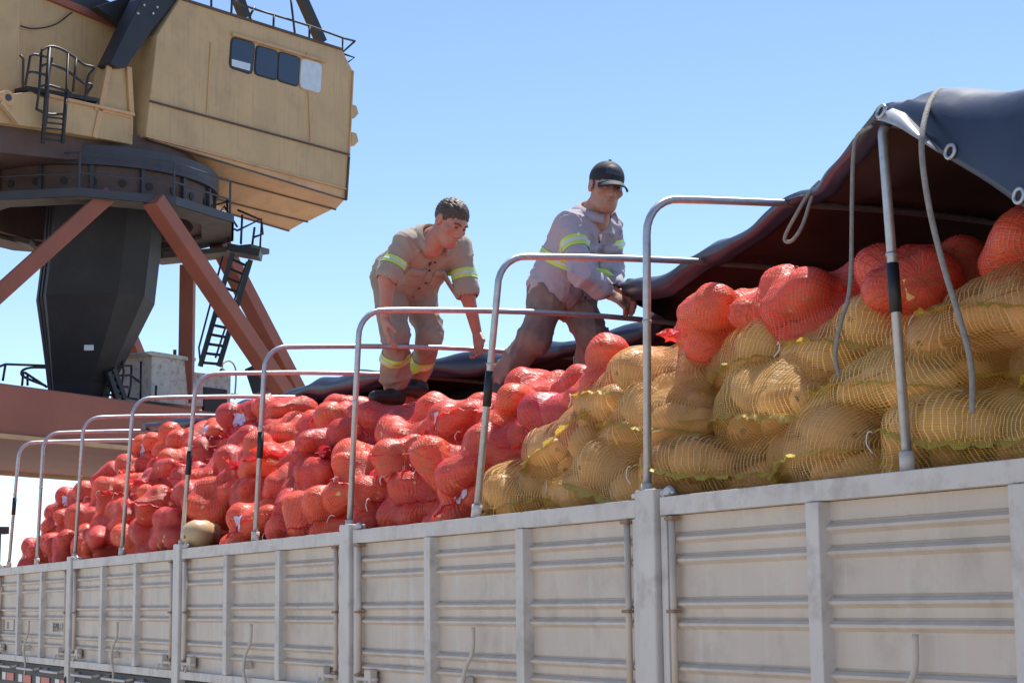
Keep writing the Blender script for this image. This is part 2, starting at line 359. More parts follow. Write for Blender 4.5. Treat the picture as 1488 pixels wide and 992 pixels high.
# gates
def rib_profile():
    pr = [(0, 0)]                    # (drop below the rail, outward)
    for dz in (.060, .126, .260, .322, .456, .518):
        pr += [(dz-.009, 0), (dz-.008, -.006), (dz, -.006), (dz+.001, .004), (dz+.010, .017), (dz+.017, .017), (dz+.028, 0)]
    return pr+[(.622, 0)]
PROF = rib_profile(); ZP = RAIL_Z-.058
def gate(a, c, side):
    sx = -1 if side == 0 else 1; xs = X0 if side == 0 else X1
    def bx(lo, hi): return (min(lo[0], hi[0]), lo[1], lo[2]), (max(lo[0], hi[0]), hi[1], hi[2])
    def B(name, x0, x1, t0, t1, z0, z1, m, par, bev=.003):
        q = MB(); q.b2(*bx((xs+sx*x0, t0, z0), (xs+sx*x1, t1, z1))); return q.obj(name, m, par, bevel=bev)
    a += .075; c -= .075
    gt = B('side_gate', -.028, .022, a, c, RAIL_Z-.058, RAIL_Z, M['pillar'], trailer)      # top rail carries the gate
    B('bottom_rail', -.028, .024, a, c, FLOOR_Z-.012, FLOOR_Z+.034, M['pillar'], gt)
    ts = [a, a+(c-a)/3, a+2*(c-a)/3, c]
    for i in range(3):
        q = MB(); t0, t1 = ts[i]+.02, ts[i+1]-.02
        G = np.array([[(xs+sx*(o-.012), t, ZP-dz-.002) for t in (t0, t1)] for dz, o in PROF])
        q.grid(G, flip=(side == 0)); q.obj('ribbed_panel', M['gate'], gt, solid=.003)
    for t in ts[1:3]: B('stiffener', -.02, .030, t-.030, t+.030, FLOOR_Z+.036, ZP-.002, M['pillar'], gt)
    for t in (a+.012, c-.012): B('end_post', -.02, .016, t-.018, t+.018, FLOOR_Z+.036, ZP-.002, M['pillar'], gt)
    if side == 0:
        for t in (a+.062, c-.062):
            q = MB(); q.tube([(xs-.016, t, FLOOR_Z+.06), (xs-.016, t, ZP-.004)], .011, 8)
            h = q.obj('hinge_rod', M['gate'], gt, True)
            for z in (FLOOR_Z+.09, (FLOOR_Z+ZP)/2+.03, ZP-.012):
                q = MB(); q.b2((xs-.030, t-.022, z-.005), (xs-.002, t+.022, z+.005)); q.obj('rod_clip', M['rust'], h)
        # lock handle in the middle bay
        tm = (ts[1]+ts[2])/2+.03
        P = smooth_path([(xs-.022, tm-.035, FLOOR_Z+.30), (xs-.024, tm-.03, FLOOR_Z+.21), (xs-.04, tm+.005, FLOOR_Z+.14), (xs-.045, tm+.012, FLOOR_Z+.07), (xs-.04, tm-.02, FLOOR_Z+.0), (xs-.04, tm-.03, FLOOR_Z-.06), (xs-.035, tm+.0, FLOOR_Z-.10)], 5)
        q = MB(); q.tube(P, .0085, 8); hd = q.obj('lock_handle', M['gate'], gt, True)
        q = MB(); q.b2((xs-.05, tm+.01, FLOOR_Z+.075), (xs+.0, tm+.05, FLOOR_Z+.115)); q.obj('handle_bracket', M['pillar'], hd, bevel=.004)
        for t, sg in ((a+.20, 1), (c-.20, -1)):
            q = MB(); q.tube([(xs-.022, t-.16*sg, FLOOR_Z+.075), (xs-.022, t+.07*sg, FLOOR_Z+.075)], .0095, 8); bo = q.obj('bolt', M['pillar'], gt, True)
            q = MB(); q.b2((xs-.036, t-.035, FLOOR_Z+.05), (xs-.002, t+.035, FLOOR_Z+.115)); q.obj('bolt_bracket', M['gate'], bo, bevel=.004)
            q = MB(); q.tube([(xs-.024, t, FLOOR_Z+.075), (xs-.05, t, FLOOR_Z+.055), (xs-.052, t, FLOOR_Z+.03)], .006, 6); q.obj('bolt_knob', M['pillar'], bo, True)
        for i in range(3):
            t0, t1 = ts[i]+.12, ts[i+1]-.12; z = FLOOR_Z-.045
            q = MB(); q.tube(smooth_path([(xs+.012, t0, z), (xs-.035, t0+.01, z-.01), (xs-.045, t0+.05, z-.012), (xs-.045, t1-.05, z-.012), (xs-.035, t1-.01, z-.01), (xs+.012, t1, z)], 4), .009, 8)
            q.obj('rope_bar', M['pillar'], gt, True)
    return gt
gates = [gate(PIL[i], PIL[i+1], 0) for i in range(6)]
for i in range(6): gate(PIL[i], PIL[i+1], 1)
for side, xs, sx in ((0, X0, -1), (1, X1, 1)):
    for i, t in enumerate(PIL):
        hw = .058
        q = MB(); lo = (min(xs+sx*-.05, xs+sx*.034), t-hw, FLOOR_Z-.17); hi = (max(xs+sx*-.05, xs+sx*.034), t+hw, RAIL_Z+.028); q.b2(lo, hi)
        p = q.obj('pillar', M['pillar'], trailer, bevel=.006)
        if side == 0:
            q = MB(); q.b2((xs-.012, t-.115, RAIL_Z+.004), (xs+.012, t-.060, RAIL_Z+.022)); q.b2((xs-.012, t+.060, RAIL_Z+.004), (xs+.012, t+.115, RAIL_Z+.022))
            q.obj('latch_pin', M['pillar'], p, bevel=.004)
            q = MB(); q.tube(arc((xs-.004, t-.105, RAIL_Z-.004), .03, R(20), R(200), 9, (0, -1, 0), (0, 0, 1)), .009, 8); q.obj('latch_hook', M['pipe'], p, True)
            q = MB(); q.tube(arc((xs-.036, t, FLOOR_Z-.10), .02, 0, R(360), 13, (0, 1, 0), (0, 0, 1)), .006, 6); q.obj('lashing_ring', M['chassis'], p, True)
for t in (T0-.06, T1+.02):
    q = MB(); q.b2((X0+.06, t, FLOOR_Z-.1), (X1-.06, t+.04, RAIL_Z)); hb = q.obj('headboard', M['gate'], trailer)
q = MB(); q.b2((X0-.02, 15.46, .9), (X0+.06, 15.54, 2.32)); q.b2((X0-.03, 15.44, 2.27), (X0+.12, 15.56, 2.33)); q.obj('headboard_post', M['chassis'], trailer)
# lettering on the last gate
def text(body, size, loc, parent, m, name='lettering', fit=None):
    c = bpy.data.curves.new(name, 'FONT'); c.body = body; c.size = size; c.extrude = .0004
    o = bpy.data.objects.new(name, c); COL.objects.link(o); dg = bpy.context.evaluated_depsgraph_get()
    me = bpy.data.meshes.new_from_object(o.evaluated_get(dg)); bpy.data.objects.remove(o)
    me.materials.clear(); me.materials.append(m)
    # read from the near side: text x runs towards -Y
    if fit:
        xs_ = [v.co.x for v in me.vertices]; ys_ = [v.co.y for v in me.vertices]
        for v in me.vertices: v.co.x = (v.co.x-min(xs_))/(max(xs_)-min(xs_))*fit[0]; v.co.y = (v.co.y-min(ys_))/(max(ys_)-min(ys_))*fit[1]
    Mx = Matrix(((0, 0, -1, loc[0]), (-1, 0, 0, loc[1]), (0, 1, 0, loc[2]), (0, 0, 0, 1))); me.transform(Mx)
    return link(name, me, parent)
lz = FLOOR_Z+.225
_a = pX(77, 917, X0+.008); _b = pX(95.5, 918, X0+.008); _c = pX(77, 904, X0+.008)
text('BHMA 1-947', .105, (X0+.0072, _a[1], _a[2]), gates[5], M['letter'], fit=(_a[1]-_b[1], _c[2]-_a[2]))
q = MB()
for (y0, y1, z0, z1) in ((14.60, 15.0, lz+.085, lz+.09), (14.60, 15.0, lz-.01, lz-.005), (14.60, 14.615, lz-.01, lz+.09), (14.985, 15.0, lz-.01, lz+.09)):
    q.b2((X0+.0075, y0, z0), (X0+.0085, y1, z1))
q.obj('stencil_frame', M['letter'], gates[5])
text('52', .07, (X0+.0072, 14.87, lz+.01), gates[5], M['letter'], 'stencil_number')

# hoops: near post, corner bend, arched bow, far post
HB = [(1320, 672), (940, 703), (690, 745), (507, 766), (370, 785), (263, 790), (176, 802), (108, 810), (53, 818), (12, 829)]
HT = [(1283, 175), (940, 300), (724, 388), (522, 470), (385, 512), (284, 556), (193, 598), (121, 626), (63, 655), (27, 668)]
hoop_t = []
def hoop(tb, tt, zt=2.985, arch=.045, rc=.13, sleeve=True):
    xb = X0+.012
    P = [np.array([xb, tb, RAIL_Z-.05])]
    c = np.array([xb+.04+rc, tt, zt-rc])
    P += arc(c, rc, math.pi, math.pi/2, 8, (1, 0, 0), (0, 0, 1))
    for s in np.linspace(.05, .95, 14): P.append(np.array([3.2+s*(5.4-3.2), tt, zt+arch*math.sin(math.pi*s)]))
    xe = X1-.012; c = np.array([xe-.04-rc, tt, zt-rc])
    P += arc(c, rc, math.pi/2, 0, 8, (1, 0, 0), (0, 0, 1))+[np.array([xe-.02, tt, 2.4]), np.array([xe, tb, RAIL_Z-.05])]
    q = MB(); q.tube(P, .0135, 12); h = q.obj('hoop', M['pipe'], trailer, True)
    base = P[0]; top = P[1]
    def on(z): s = (z-base[2])/(top[2]-base[2]); return base+(top-base)*s
    q = MB(); q.tube([on(RAIL_Z+.002), on(RAIL_Z+.05)], .021, 12); q.obj('socket', M['pillar'], h, True)
    if sleeve:
        q = MB(); q.tube([on(2.40), on(2.535)], .0170, 12); q.obj('black_sleeve', M['black'], h, True)
    q = MB(); q.tube([on(2.555), on(2.565)], .0160, 12); q.obj('pipe_joint', M['pipe'], h, True)
for bp_, tp_ in zip(HB, HT):
    tb = pX(bp_[0], bp_[1], X0+.012)[1]; tt = pX(tp_[0], tp_[1], X0+.055)[1]; hoop_t.append(tt); hoop(tb, tt, *((2.935, -.02, .04) if len(hoop_t) == 1 else ()), sleeve=len(hoop_t) in (1, 3, 5, 6, 10))


# ------------------------------------------------------------------ tarpaulin
EDGE_T = [-.4, 2.0, 3.0, 3.45, 3.76, 3.99, 4.24, 4.53, 4.94, 6.39, 7.1, 7.58, 7.74, 8.1, 8.6, 9.4, 10.0, 11.3, 12.6, 13.4, 13.95]
EDGE_X = [2.93, 2.93, 2.935, 2.96, 3.03, 3.12, 3.25, 3.40, 3.62, 4.10, 4.33, 4.48, 4.78, 4.92, 4.70, 4.66, 4.34, 4.22, 4.12, 3.98, 3.86]
HEM_T = [-.4, 2.4, 3.127, 3.234, 3.367, 3.525, 3.623, 3.76]; HEM_Z = [2.02, 2.12, 2.552, 2.627, 2.713, 2.824, 2.88, 2.965]     # near hem
ROOF_T = [-.4, 2.6, 3.236, 3.351, 3.45, 3.58, 3.691, 3.77, 4.0, 4.25, 4.53, 4.94, 6.2, 6.8, 7.55, 8.0, 8.5]; ROOF_Z = [2.80, 2.82, 2.856, 2.883, 2.916, 2.957, 2.965, 2.94, 2.915, 2.92, 2.935, 2.985, 3.0, 3.02, 3.11, 3.05, 3.0]     # near ridge
rng = np.random.default_rng(4)
def tarp_grid():
    ts = np.concatenate([np.linspace(-.4, 3.0, 16, endpoint=False), np.linspace(3.0, 5.2, 50, endpoint=False), np.linspace(5.2, 13.95, 150)])
    nv = 70; G = np.zeros((len(ts), nv, 3)); ht = np.array(sorted(hoop_t))
    ph = rng.uniform(0, 6.28, 12)
    for i, t in enumerate(ts):
        ex = np.interp(t, EDGE_T, EDGE_X); rz = np.interp(t, ROOF_T, ROOF_Z); hh = rz-np.interp(t, HEM_T, HEM_Z) if t < 3.76 else 0.0
        k = np.searchsorted(ht, t); lo = ht[max(k-1, 0)]; hi = ht[min(k, len(ht)-1)]
        s = 0 if hi <= lo else (t-lo)/(hi-lo); sag = .022*math.sin(math.pi*min(max(s, 0), 1))**1.2
        roll = np.interp(t, [3.5, 4.9, 6, 7.4, 12.6, 13.95], [0, .005, .03, .045, .055, .0])
        def top(x): return rz+.012+.047*math.sin(math.pi*np.clip((x-3.2)/2.2, 0, 1))-(sag if t > 3.77 else 0)*np.clip((x-3.05)/.5, 0, 1)
        path = []
        if hh > .004:
            path += [(ex-.035, rz-hh), (ex-.028, rz-hh*.66), (ex-.012, rz-hh*.33), (ex+.015, rz-.035), (ex+.05, rz-.008), (ex+.09, rz+.006)]
            xs0 = 3.12
        else:
            # bunched edge: rolls over and tucks under
            path += [(ex+.05, top(ex)-.03-roll*.6), (ex-.01, top(ex)-.015-roll*.35), (ex-.02, top(ex)+roll*.4), (ex+.03, top(ex)+roll+.012), (ex+.10, top(ex)+roll*.8), (ex+.16, top(ex)+roll*.25+.005), (ex+.24, top(ex)+roll*.55)]
            xs0 = ex+.33
        for x in np.linspace(xs0, 5.46, 14): path.append((x, top(x)+.006))
        path += [(5.57, rz-.02), (5.645, rz-.10), (5.665, 2.7), (5.675, 2.45), (5.69, 2.2), (5.70, 1.9)]
        P = np.array(path); L = np.concatenate([[0], np.cumsum(np.hypot(*np.diff(P, axis=0).T))])
        u = np.linspace(0, 1, nv)**1.25*L[-1]; X = np.interp(u, L, P[:, 0]); Z = np.interp(u, L, P[:, 1])
        fold = np.zeros(nv)
        for j in range(6): fold += math.sin(t*(3.1+2.3*j)+ph[j])*np.sin(u*(4+3.7*j)+ph[j+6]+1.7*math.sin(t*1.3+j))*(.016/(1+.45*j))
        hang = np.clip((X-5.4)/.2, 0, 1)
        wob = np.where(u < .02, .4, 1)
        nz = fold*(.35+1.2*np.clip((t-7.2)/1.5, 0, 1)*np.exp(-((u-.3)/.5)**2))*wob
        G[i, :, 0] = X+hang*fold*1.6; G[i, :, 1] = t+fold*.6; G[i, :, 2] = Z+np.where(hang > .5, 0, np.maximum(nz, -.004 if hh > 0 else -.03))
    # near hem: a gentle wave so that the edge is not ruled
    return G
TG = tarp_grid()
tarp = thing('tarpaulin', 'dark weathered tarpaulin drawn back over the hoops, covering the end of the load', 'tarpaulin', (4.6, 6, 3.0))
q = MB(); q.grid(TG, flip=True); to = q.obj('sheet', M['tarp'], tarp, True)
to.data.materials.append(M['tarp_in'])
sm = to.modifiers.new('thickness', 'SOLIDIFY'); sm.thickness = .006; sm.offset = -1; sm.material_offset = 1; sm.use_flip_normals = False
# end curtain of the sheet on the far side
G = np.zeros((24, 14, 3)); iend = TG[-1]
for i in range(24):
    a = iend[int(12+i*(69-12)/23)]
    for j in range(14):
        G[i, j] = a+np.array([.0+.03*math.sin(i*1.1+j*.3), .02*j/13+.06*math.sin(i*.9)*j/13, -(a[2]-2.25)*j/13])
q = MB(); q.grid(G); o = q.obj('end_curtain', M['tarp'], tarp, True, solid=.005)
# folded hem corner turned up into the sun; pale grey paints the sunlight
_tv = TG.reshape(-1, 3); _nb = TG.shape[1]
TBV = BVHTree.FromPolygons([tuple(v) for v in _tv], [(i*_nb+j, (i+1)*_nb+j, (i+1)*_nb+j+1, i*_nb+j+1) for i in range(TG.shape[0]-1) for j in range(_nb-1)])
def on_tarp(x, y):
    v = nrm(ray(x, y)); h = TBV.ray_cast(Vector(_E), Vector(v))
    if h[0] is None: return None, None
    n = np.array(h[1]); n = n if n@v < 0 else -n
    return np.array(h[0]), n
hr = []
for (ex_, ey_), (ix, iy), out in (((1268, 174), (1284, 166), .01), ((1282, 176), (1300, 160), .03), ((1304, 184), (1318, 166), .045), ((1330, 199), (1338, 186), .05), ((1352, 213), (1355, 207), .04), ((1366, 222), (1366, 219), .02)):
    p, n = on_tarp(ix, iy)
    if p is None: continue
    q0 = pX(ex_, ey_, p[0]-out); hr.append([p+n*.006, (p+q0)/2+n*.012, q0])
if len(hr) > 2: q = MB(); q.grid(np.array(hr)); q.obj('folded_hem', M['hem'], tarp, True, solid=.004)
def eyelet(c, n, r=.021):
    n = nrm(n); x = nrm(np.cross(n, (0, 0, 1))); y = np.cross(n, x)
    q = MB(); q.tube(arc(c, r, 0, 2*math.pi, 17, x, y), .005, 6, cap=False); e = q.obj('eyelet', M['pipe'], tarp, True)
    q = MB(); q.add([c-n*.001+.85*r*(math.cos(a)*x+math.sin(a)*y) for a in np.linspace(0, 2*math.pi, 14, endpoint=False)], [tuple(range(14))]); q.obj('eyelet_hole', M['gasket'], e)
for p in ((1294, 168), (1383, 221), (1483, 285)):
    c, n = on_tarp(*p)
    if c is not None: eyelet(c+n*(.03 if p[0] < 1300 else .005), n, .017)

# ------------------------------------------------------------------ ropes
def rope(label, pts, r=.0075):
    q = MB(); q.tube(smooth_path(pts, 8), r, 8); return tag(q.obj('rope', M['rope'], None, True), label, 'rope')
rope('grey rope hanging from the folded tarpaulin corner down to the yellow sacks', [pX(1378, 131, 3.16), pX(1362, 134, 3.05), pX(1349, 155, 2.95), pX(1340, 195, 2.875), pX(1341, 240, 2.86), pX(1352, 310, 2.87), pX(1372, 390, 2.89), pX(1395, 465, 2.91), pX(1411, 530, 2.92), pX(1413, 600, 2.93)])
rope('thin grey rope dangling inside the tarpaulin opening beside the bare hoop post', [pX(1268, 182, 3.06), pX(1246, 198, 3.05), pX(1240, 230, 3.04), pX(1238, 300, 3.03), pX(1237, 380, 3.02), pX(1233, 430, 3.00), pX(1220, 475, 2.98), pX(1214, 515, 2.975), pX(1219, 546, 2.975)], .006)
rope('short looped rope hanging off the drawn-back tarpaulin edge by the hoop', [pX(1192, 263, 3.50), pX(1176, 280, 3.48), pX(1158, 310, 3.46), pX(1143, 338, 3.45), pX(1141, 350, 3.45), pX(1152, 349, 3.45), pX(1166, 328, 3.46), pX(1178, 292, 3.48), pX(1186, 275, 3.50)], .0065)

# ------------------------------------------------------------------ squash and sacks
def squash_mesh(name, rb, rn, ln, m, seed):
    rg = np.random.default_rng(seed); a = MB(); n = 16
    prof = [(-rb, .003), (-rb*.99, .010), (-rb*.86, rb*.52), (-rb*.5, rb*.87), (0, rb), (rb*.5, rb*.9), (rb*.9, (rb+rn)*.52), (ln*.7, rn*1.0), (ln, rn), (ln+rn*.55, rn*.84), (ln+rn*.9, rn*.45), (ln+rn*.97, .010), (ln+rn*.985, .003)]
    bend = 0
    G = np.array([[(z, r*math.cos(2*math.pi*k/n)*(1+.03*math.sin(3*k+seed))+bend*(z/ln)**2, r*math.sin(2*math.pi*k/n)) for k in range(n+1)] for z, r in prof])
    a.grid(G); me = a.mesh(name, m, True); me.materials.append(M['stem'])
    for p in me.polygons:
        if p.index//n in (0, len(prof)-2): p.material_index = 1
    return me
SQ = [(.078, .052, .125), (.070, .050, .115), (.083, .056, .135), (.073, .055, .10)]
SQM = [squash_mesh('squash', *s, M['squash'], i+1) for i, s in enumerate(SQ)]
def sack_variant(seed, kind):
    """relax a handful of squashes inside a pillow, then stretch a net round them"""
    rg = np.random.default_rng(seed); n = 9 if kind == 'red' else 8; half = np.array([.270, .180, .118] if kind == 'red' else [.335, .185, .102])*(1+rg.uniform(-.06, .08, 3))
    typ = rg.integers(0, 4, n); A = np.zeros((n, 3)); D = np.zeros((n, 3))
    for i in range(n):
        A[i] = rg.uniform(-1, 1, 3)*half*.8; d = rg.normal(size=3)*np.array([1.3, 1, .35] if kind == 'red' else [2.2, .8, .15]); D[i] = nrm(d)
    for it in range(160):
        C = []; Rr = []; own = []
        for i in range(n):
            rb, rn, ln = SQ[typ[i]]
            for s, r_ in ((0, rb), (.55, (rb+rn)*.48), (1, rn)): C.append(A[i]+D[i]*ln*s); Rr.append(r_); own.append((i, s*ln))
        C = np.array(C); Rr = np.array(Rr); mv = np.zeros_like(C)
        df = C[:, None]-C[None]; ds = np.linalg.norm(df, axis=-1)+1e-6; ov = (Rr[:, None]+Rr[None])*.97-ds
        ow = np.array([o[0] for o in own]); ov[ow[:, None] == ow[None]] = 0; ov = np.maximum(ov, 0)
        mv += (df/ds[..., None]*ov[..., None]*.35).sum(1)
        lim = np.maximum(half-Rr[:, None]*np.array([.8, .8, .8])+.02, .01); ex = np.abs(C)-lim
        mv -= np.sign(C)*np.maximum(ex, 0)*.4
        for i in range(n):
            rb, rn, ln = SQ[typ[i]]; m3 = mv[ow == i]; A[i] += m3.mean(0); c = A[i]+D[i]*ln*.5
            D[i] = nrm(D[i]+(m3[2]-m3[0])/ln*.7); A[i] = c-D[i]*ln*.5
    m = .13; S = SDF(-half-m, half+m, .0115)
    k = .066 if kind == 'red' else .12
    S.ell((0, 0, 0), half*(.76 if kind == 'red' else .97), k=k)
    for i in range(n):
        rb, rn, ln = SQ[typ[i]]; S.cone(A[i], A[i]+D[i]*ln, rb+.006, rn+.006, k)
    # gathered ends
    e1 = np.array([half[0]+.05, rg.uniform(-.06, .06), rg.uniform(-.03, .02)])
    S.cone((half[0]*.6, e1[1]*.6, 0), e1, .075, .02, .05)
    if kind == 'yel': S.cone((-half[0]*.7, 0, 0), (-half[0]-.03, rg.uniform(-.05, .05), -.01), .07, .018, .05)
    ph = rg.uniform(0, 6.28, 4)
    S.noise(lambda x, y, z: .0022*np.sin(70*x+25*y+ph[0]+2*np.sin(18*z))+.0018*np.sin(60*y-40*z+ph[1]))
    V, Q = S.polys(); me = vq_mesh('net', [(V, Q)], M['red_net'] if kind == 'red' else M['yel_net'])
    uvl = me.uv_layers.new(name='UVMap'); li = np.zeros(len(me.loops), np.int32); me.loops.foreach_get('vertex_index', li)
    co = np.zeros(len(me.vertices)*3); me.vertices.foreach_get('co', co); co = co.reshape(-1, 3)
    e_ = co/half; ang = np.arctan2(e_[:, 2], e_[:, 1]); lat = np.arctan2(e_[:, 0], np.hypot(e_[:, 1], e_[:, 2])); uv = np.stack([ang*.17, lat*.30], 1)[li].reshape(-1, 4, 2)
    w_ = 2*math.pi*.17; big = (uv[:, :, 0].max(1)-uv[:, :, 0].min(1)) > w_*.5
    uv[..., 0] = np.where(big[:, None] & (uv[..., 0] < 0), uv[..., 0]+w_, uv[..., 0]); uvl.data.foreach_set('uv', uv.ravel())
    bv = BVHTree.FromPolygons([tuple(v) for v in V], [tuple(int(i) for i in q_) for q_ in Q])
    # seam lip: a ruffled ribbon of doubled net standing off the surface
    def ribbon(path_dirs, wd, ruf, droop):
        rows = []; pts = []
        for o_, d_ in path_dirs:
            h = bv.ray_cast(Vector(o_), Vector(d_))
            if h[0] is None: continue
            pts.append((np.array(h[0]), np.array(h[1])))
        if len(pts) < 4: return None
        P = np.array([p for p, _ in pts]); Nn = np.array([n_ for _, n_ in pts])
        for _ in range(3):
            P[1:-1] = (P[:-2]+2*P[1:-1]+P[2:])/4; Nn[1:-1] = (Nn[:-2]+2*Nn[1:-1]+Nn[2:])/4
        for i in range(len(P)):
            n_ = nrm(Nn[i]); T = nrm(P[min(i+1, len(P)-1)]-P[max(i-1, 0)]); B_ = np.cross(n_, T)
            ww = wd*(1+.35*math.sin(i*.9+ph[2])+.2*math.sin(i*2.3+ph[3])); wv = ruf*math.sin(i*1.25+ph[0])+.6*ruf*math.sin(i*2.9+ph[1])
            rows.append([P[i]-n_*.006, P[i]+n_*ww*.5+B_*wv*.6+np.array([0, 0, -droop*.3]), P[i]+n_*ww+B_*wv+np.array([0, 0, -droop])])
        return np.array(rows)
    frill = None; rb_ = MB(); L_ = half[0]; z0 = rg.uniform(-.045, .0); sl = rg.uniform(-.07, .07); ends = []
    def clip_ok(G): return G is not None
    if kind == 'yel':
        G = ribbon([((x, -.6, z0+sl*x/L_+.012*math.sin(9*x+ph[0])), (0, 1, 0)) for x in np.linspace(-L_*1.04, L_*1.06, 44)], .020, .006, .008)
        if clip_ok(G): rb_.grid(G); ends += [G[0, 2], G[-1, 2]]
        G = ribbon([((.9, y, z0+.02*math.sin(11*y)), (-1, 0, 0)) for y in np.linspace(-.14, .14, 18)], .026, .008, .006)
        if clip_ok(G): rb_.grid(G)
    else:
        G = ribbon([((.9, y, e1[2]+.25*y*math.sin(ph[2])+.015*math.sin(13*y)), (-1, 0, 0)) for y in np.linspace(-.13, .13, 34)], .022, .009, .010)
        if clip_ok(G): rb_.grid(G); ends += [G[0, 2], G[len(G)//2, 2]]
        G = ribbon([((x, -.6, z0+sl*x/L_+.015*math.sin(8*x+ph[1])), (0, 1, 0)) for x in np.linspace(-L_*.5, L_*1.02, 34)], .013, .008, .01)
        if clip_ok(G): rb_.grid(G)
        # open frill at the tied end
        n_ = 30; fr = []
        for j, (ro, xo) in enumerate(((.016, 0), (.021, .02), (.030+.012*rg.random(), .035), (.038+.018*rg.random(), .048))):
            fr.append([e1+np.array([xo*(1+.25*math.sin(3*a+ph[0])), ro*math.cos(a)*(1+.28*math.sin(5*a+ph[1])*j/3), ro*.55*math.sin(a)*(1+.3*math.sin(4*a+ph[2])*j/3)-.004*j]) for a in np.linspace(0, 2*math.pi, n_)])
        fr_ = MB(); fr_.grid(np.array(fr)); frill = fr_.mesh('frill', M['red_frill'], True); ul = frill.uv_layers.new(name='UVMap')
        for lp in frill.loops: c_ = frill.vertices[lp.vertex_index].co; ul.data[lp.index].uv = (c_.x+c_.y, c_.z+c_.y)
    seam = rb_.mesh('seam_lip', M['red_frill'] if kind == 'red' else M['yel_frill'], True)
    ul = seam.uv_layers.new(name='UVMap')
    for lp in seam.loops: c_ = seam.vertices[lp.vertex_index].co; ul.data[lp.index].uv = (c_.x+c_.y, c_.z+c_.y)
    strs = []
    for e in ends[:2]:
        st = MB(); p0 = np.array(e); dx = rg.uniform(-.02, .02, 2); ln_ = rg.uniform(.02, .065)
        st.tube(smooth_path([p0, p0+(dx[0], -.012, .004), p0+(dx[0]*2, -.02, -ln_*.5), p0+(dx[1], -.015, -ln_)], 4), .0022, 5)
        strs.append(st.mesh('tie_string', M['string'], True))
    lab = None
    if kind == 'red' and seed % 4 == 0:
        cx, cz = rg.uniform(-.02, .14), rg.uniform(0, .05); G = []
        for i in range(9):
            row = []
            for j in range(7):
                h = bv.ray_cast(Vector((cx+(i/8-.5)*.10*(1+.1*math.sin(j)), -.6, cz+(j/6-.5)*.075*(1+.15*math.sin(i*1.3)))), Vector((0, 1, 0)))
                row.append(np.array(h[0])+np.array([0, -.003, 0]) if h[0] else None)
            G.append(row)
        if all(p is not None for r_ in G for p in r_): lm = MB(); lm.grid(np.array(G)); lab = lm.mesh('sack_label', M['label'], True)
    tr = []
    for i in range(n):
        x = D[i]; y = nrm(np.cross((0.1, .2, 1), x)); z = np.cross(x, y)
        tr.append((typ[i], Matrix(((x[0], y[0], z[0], A[i][0]), (x[1], y[1], z[1], A[i][1]), (x[2], y[2], z[2], A[i][2]), (0, 0, 0, 1)))))
    return dict(net=me, seam=seam, strings=strs, label=lab, frill=frill, squash=tr)
REDV = [sack_variant(100+i, 'red') for i in range(12)]
YELV = [sack_variant(300+i, 'yel') for i in range(8)]
def put_sack(kind, vi, mw, label, group):
    v = (REDV if kind == 'red' else YELV)[vi]
    root = bpy.data.objects.new('squash_sack', None); COL.objects.link(root); root.empty_display_size = .1
    root.matrix_basis = mw; tag(root, label, 'sack', group)
    def kid(name, me, mb=None):
        o = bpy.data.objects.new(name, me); COL.objects.link(o); o.parent = root
        if mb is not None: o.matrix_basis = mb
        return o
    kid('net', v['net']); kid('seam_lip', v['seam'])
    for st in v['strings']: kid('tie_string', st)
    if v['frill']: kid('frill', v['frill'])
    if v['label']: kid('sack_label', v['label'])
    for ty, mb in v['squash']: kid('squash', SQM[ty], mb)
    return root

rs = random.Random(11)
def setback(t): return np.interp(t, [2, 5.6, 7.0, 15], [.045, .06, .135, .14])
def crown(t): return int(round(np.interp(t, [1, 10.2, 10.3, 13.0, 13.6, 14.3, 14.9], [3, 3, 4, 4, 3, 2, 1])))
def is_yellow(k, t): return t < (6.30, 6.05, 5.65, -9, -9)[k]
LOOSE = pX(285, 777, 3.10)
S_ = []                              # kind, layer, column, pos, yaw, pitch, roll
for k in range(5):
    z = 1.985+.105+.174*k
    for j in range(4 if k >= 3 else 2):
        t = 1.7+.3*(k % 2)+.17*j
        while t < 15.05:
            kind = 'yel' if is_yellow(k, t) else 'red'
            step = (.64 if kind == 'yel' else .53)*rs.uniform(.92, 1.08); t += step
            kind = 'yel' if is_yellow(k, t) else 'red'
            if k > crown(t) or t > 15.0: continue
            if k == 0 and j == 0 and abs(t-LOOSE[1]-.12) < .36: continue
            x = 3.075+.205+setback(t)*k+rs.uniform(-.02, .05)+j*.37
            yaw = -math.pi/2+rs.gauss(0, .13 if kind == 'yel' else .34)        # laid along the trailer
            if kind == 'red':
                if rs.random() < .16 and k > 0: yaw += rs.choice((-1, 1))*1.1
                if rs.random() < .25: yaw += math.pi
            z_ = z-.018*k*np.clip((6.4-t)/.6, 0, 1)+(np.interp(t, [5.3, 6.0, 8.2, 9.0, 9.8], [-.02, -.20, -.15, -.06, 0]) if k >= 3 else np.interp(t, [5.6, 6.2, 8.2, 9.0], [0, -.08, -.07, 0]) if k == 2 else 0)
            S_.append([kind, k, j, np.array([x, t, z_+rs.uniform(-.02, .02)]), yaw, rs.gauss(0, .06 if kind == 'yel' else .13), rs.gauss(0, .12)])
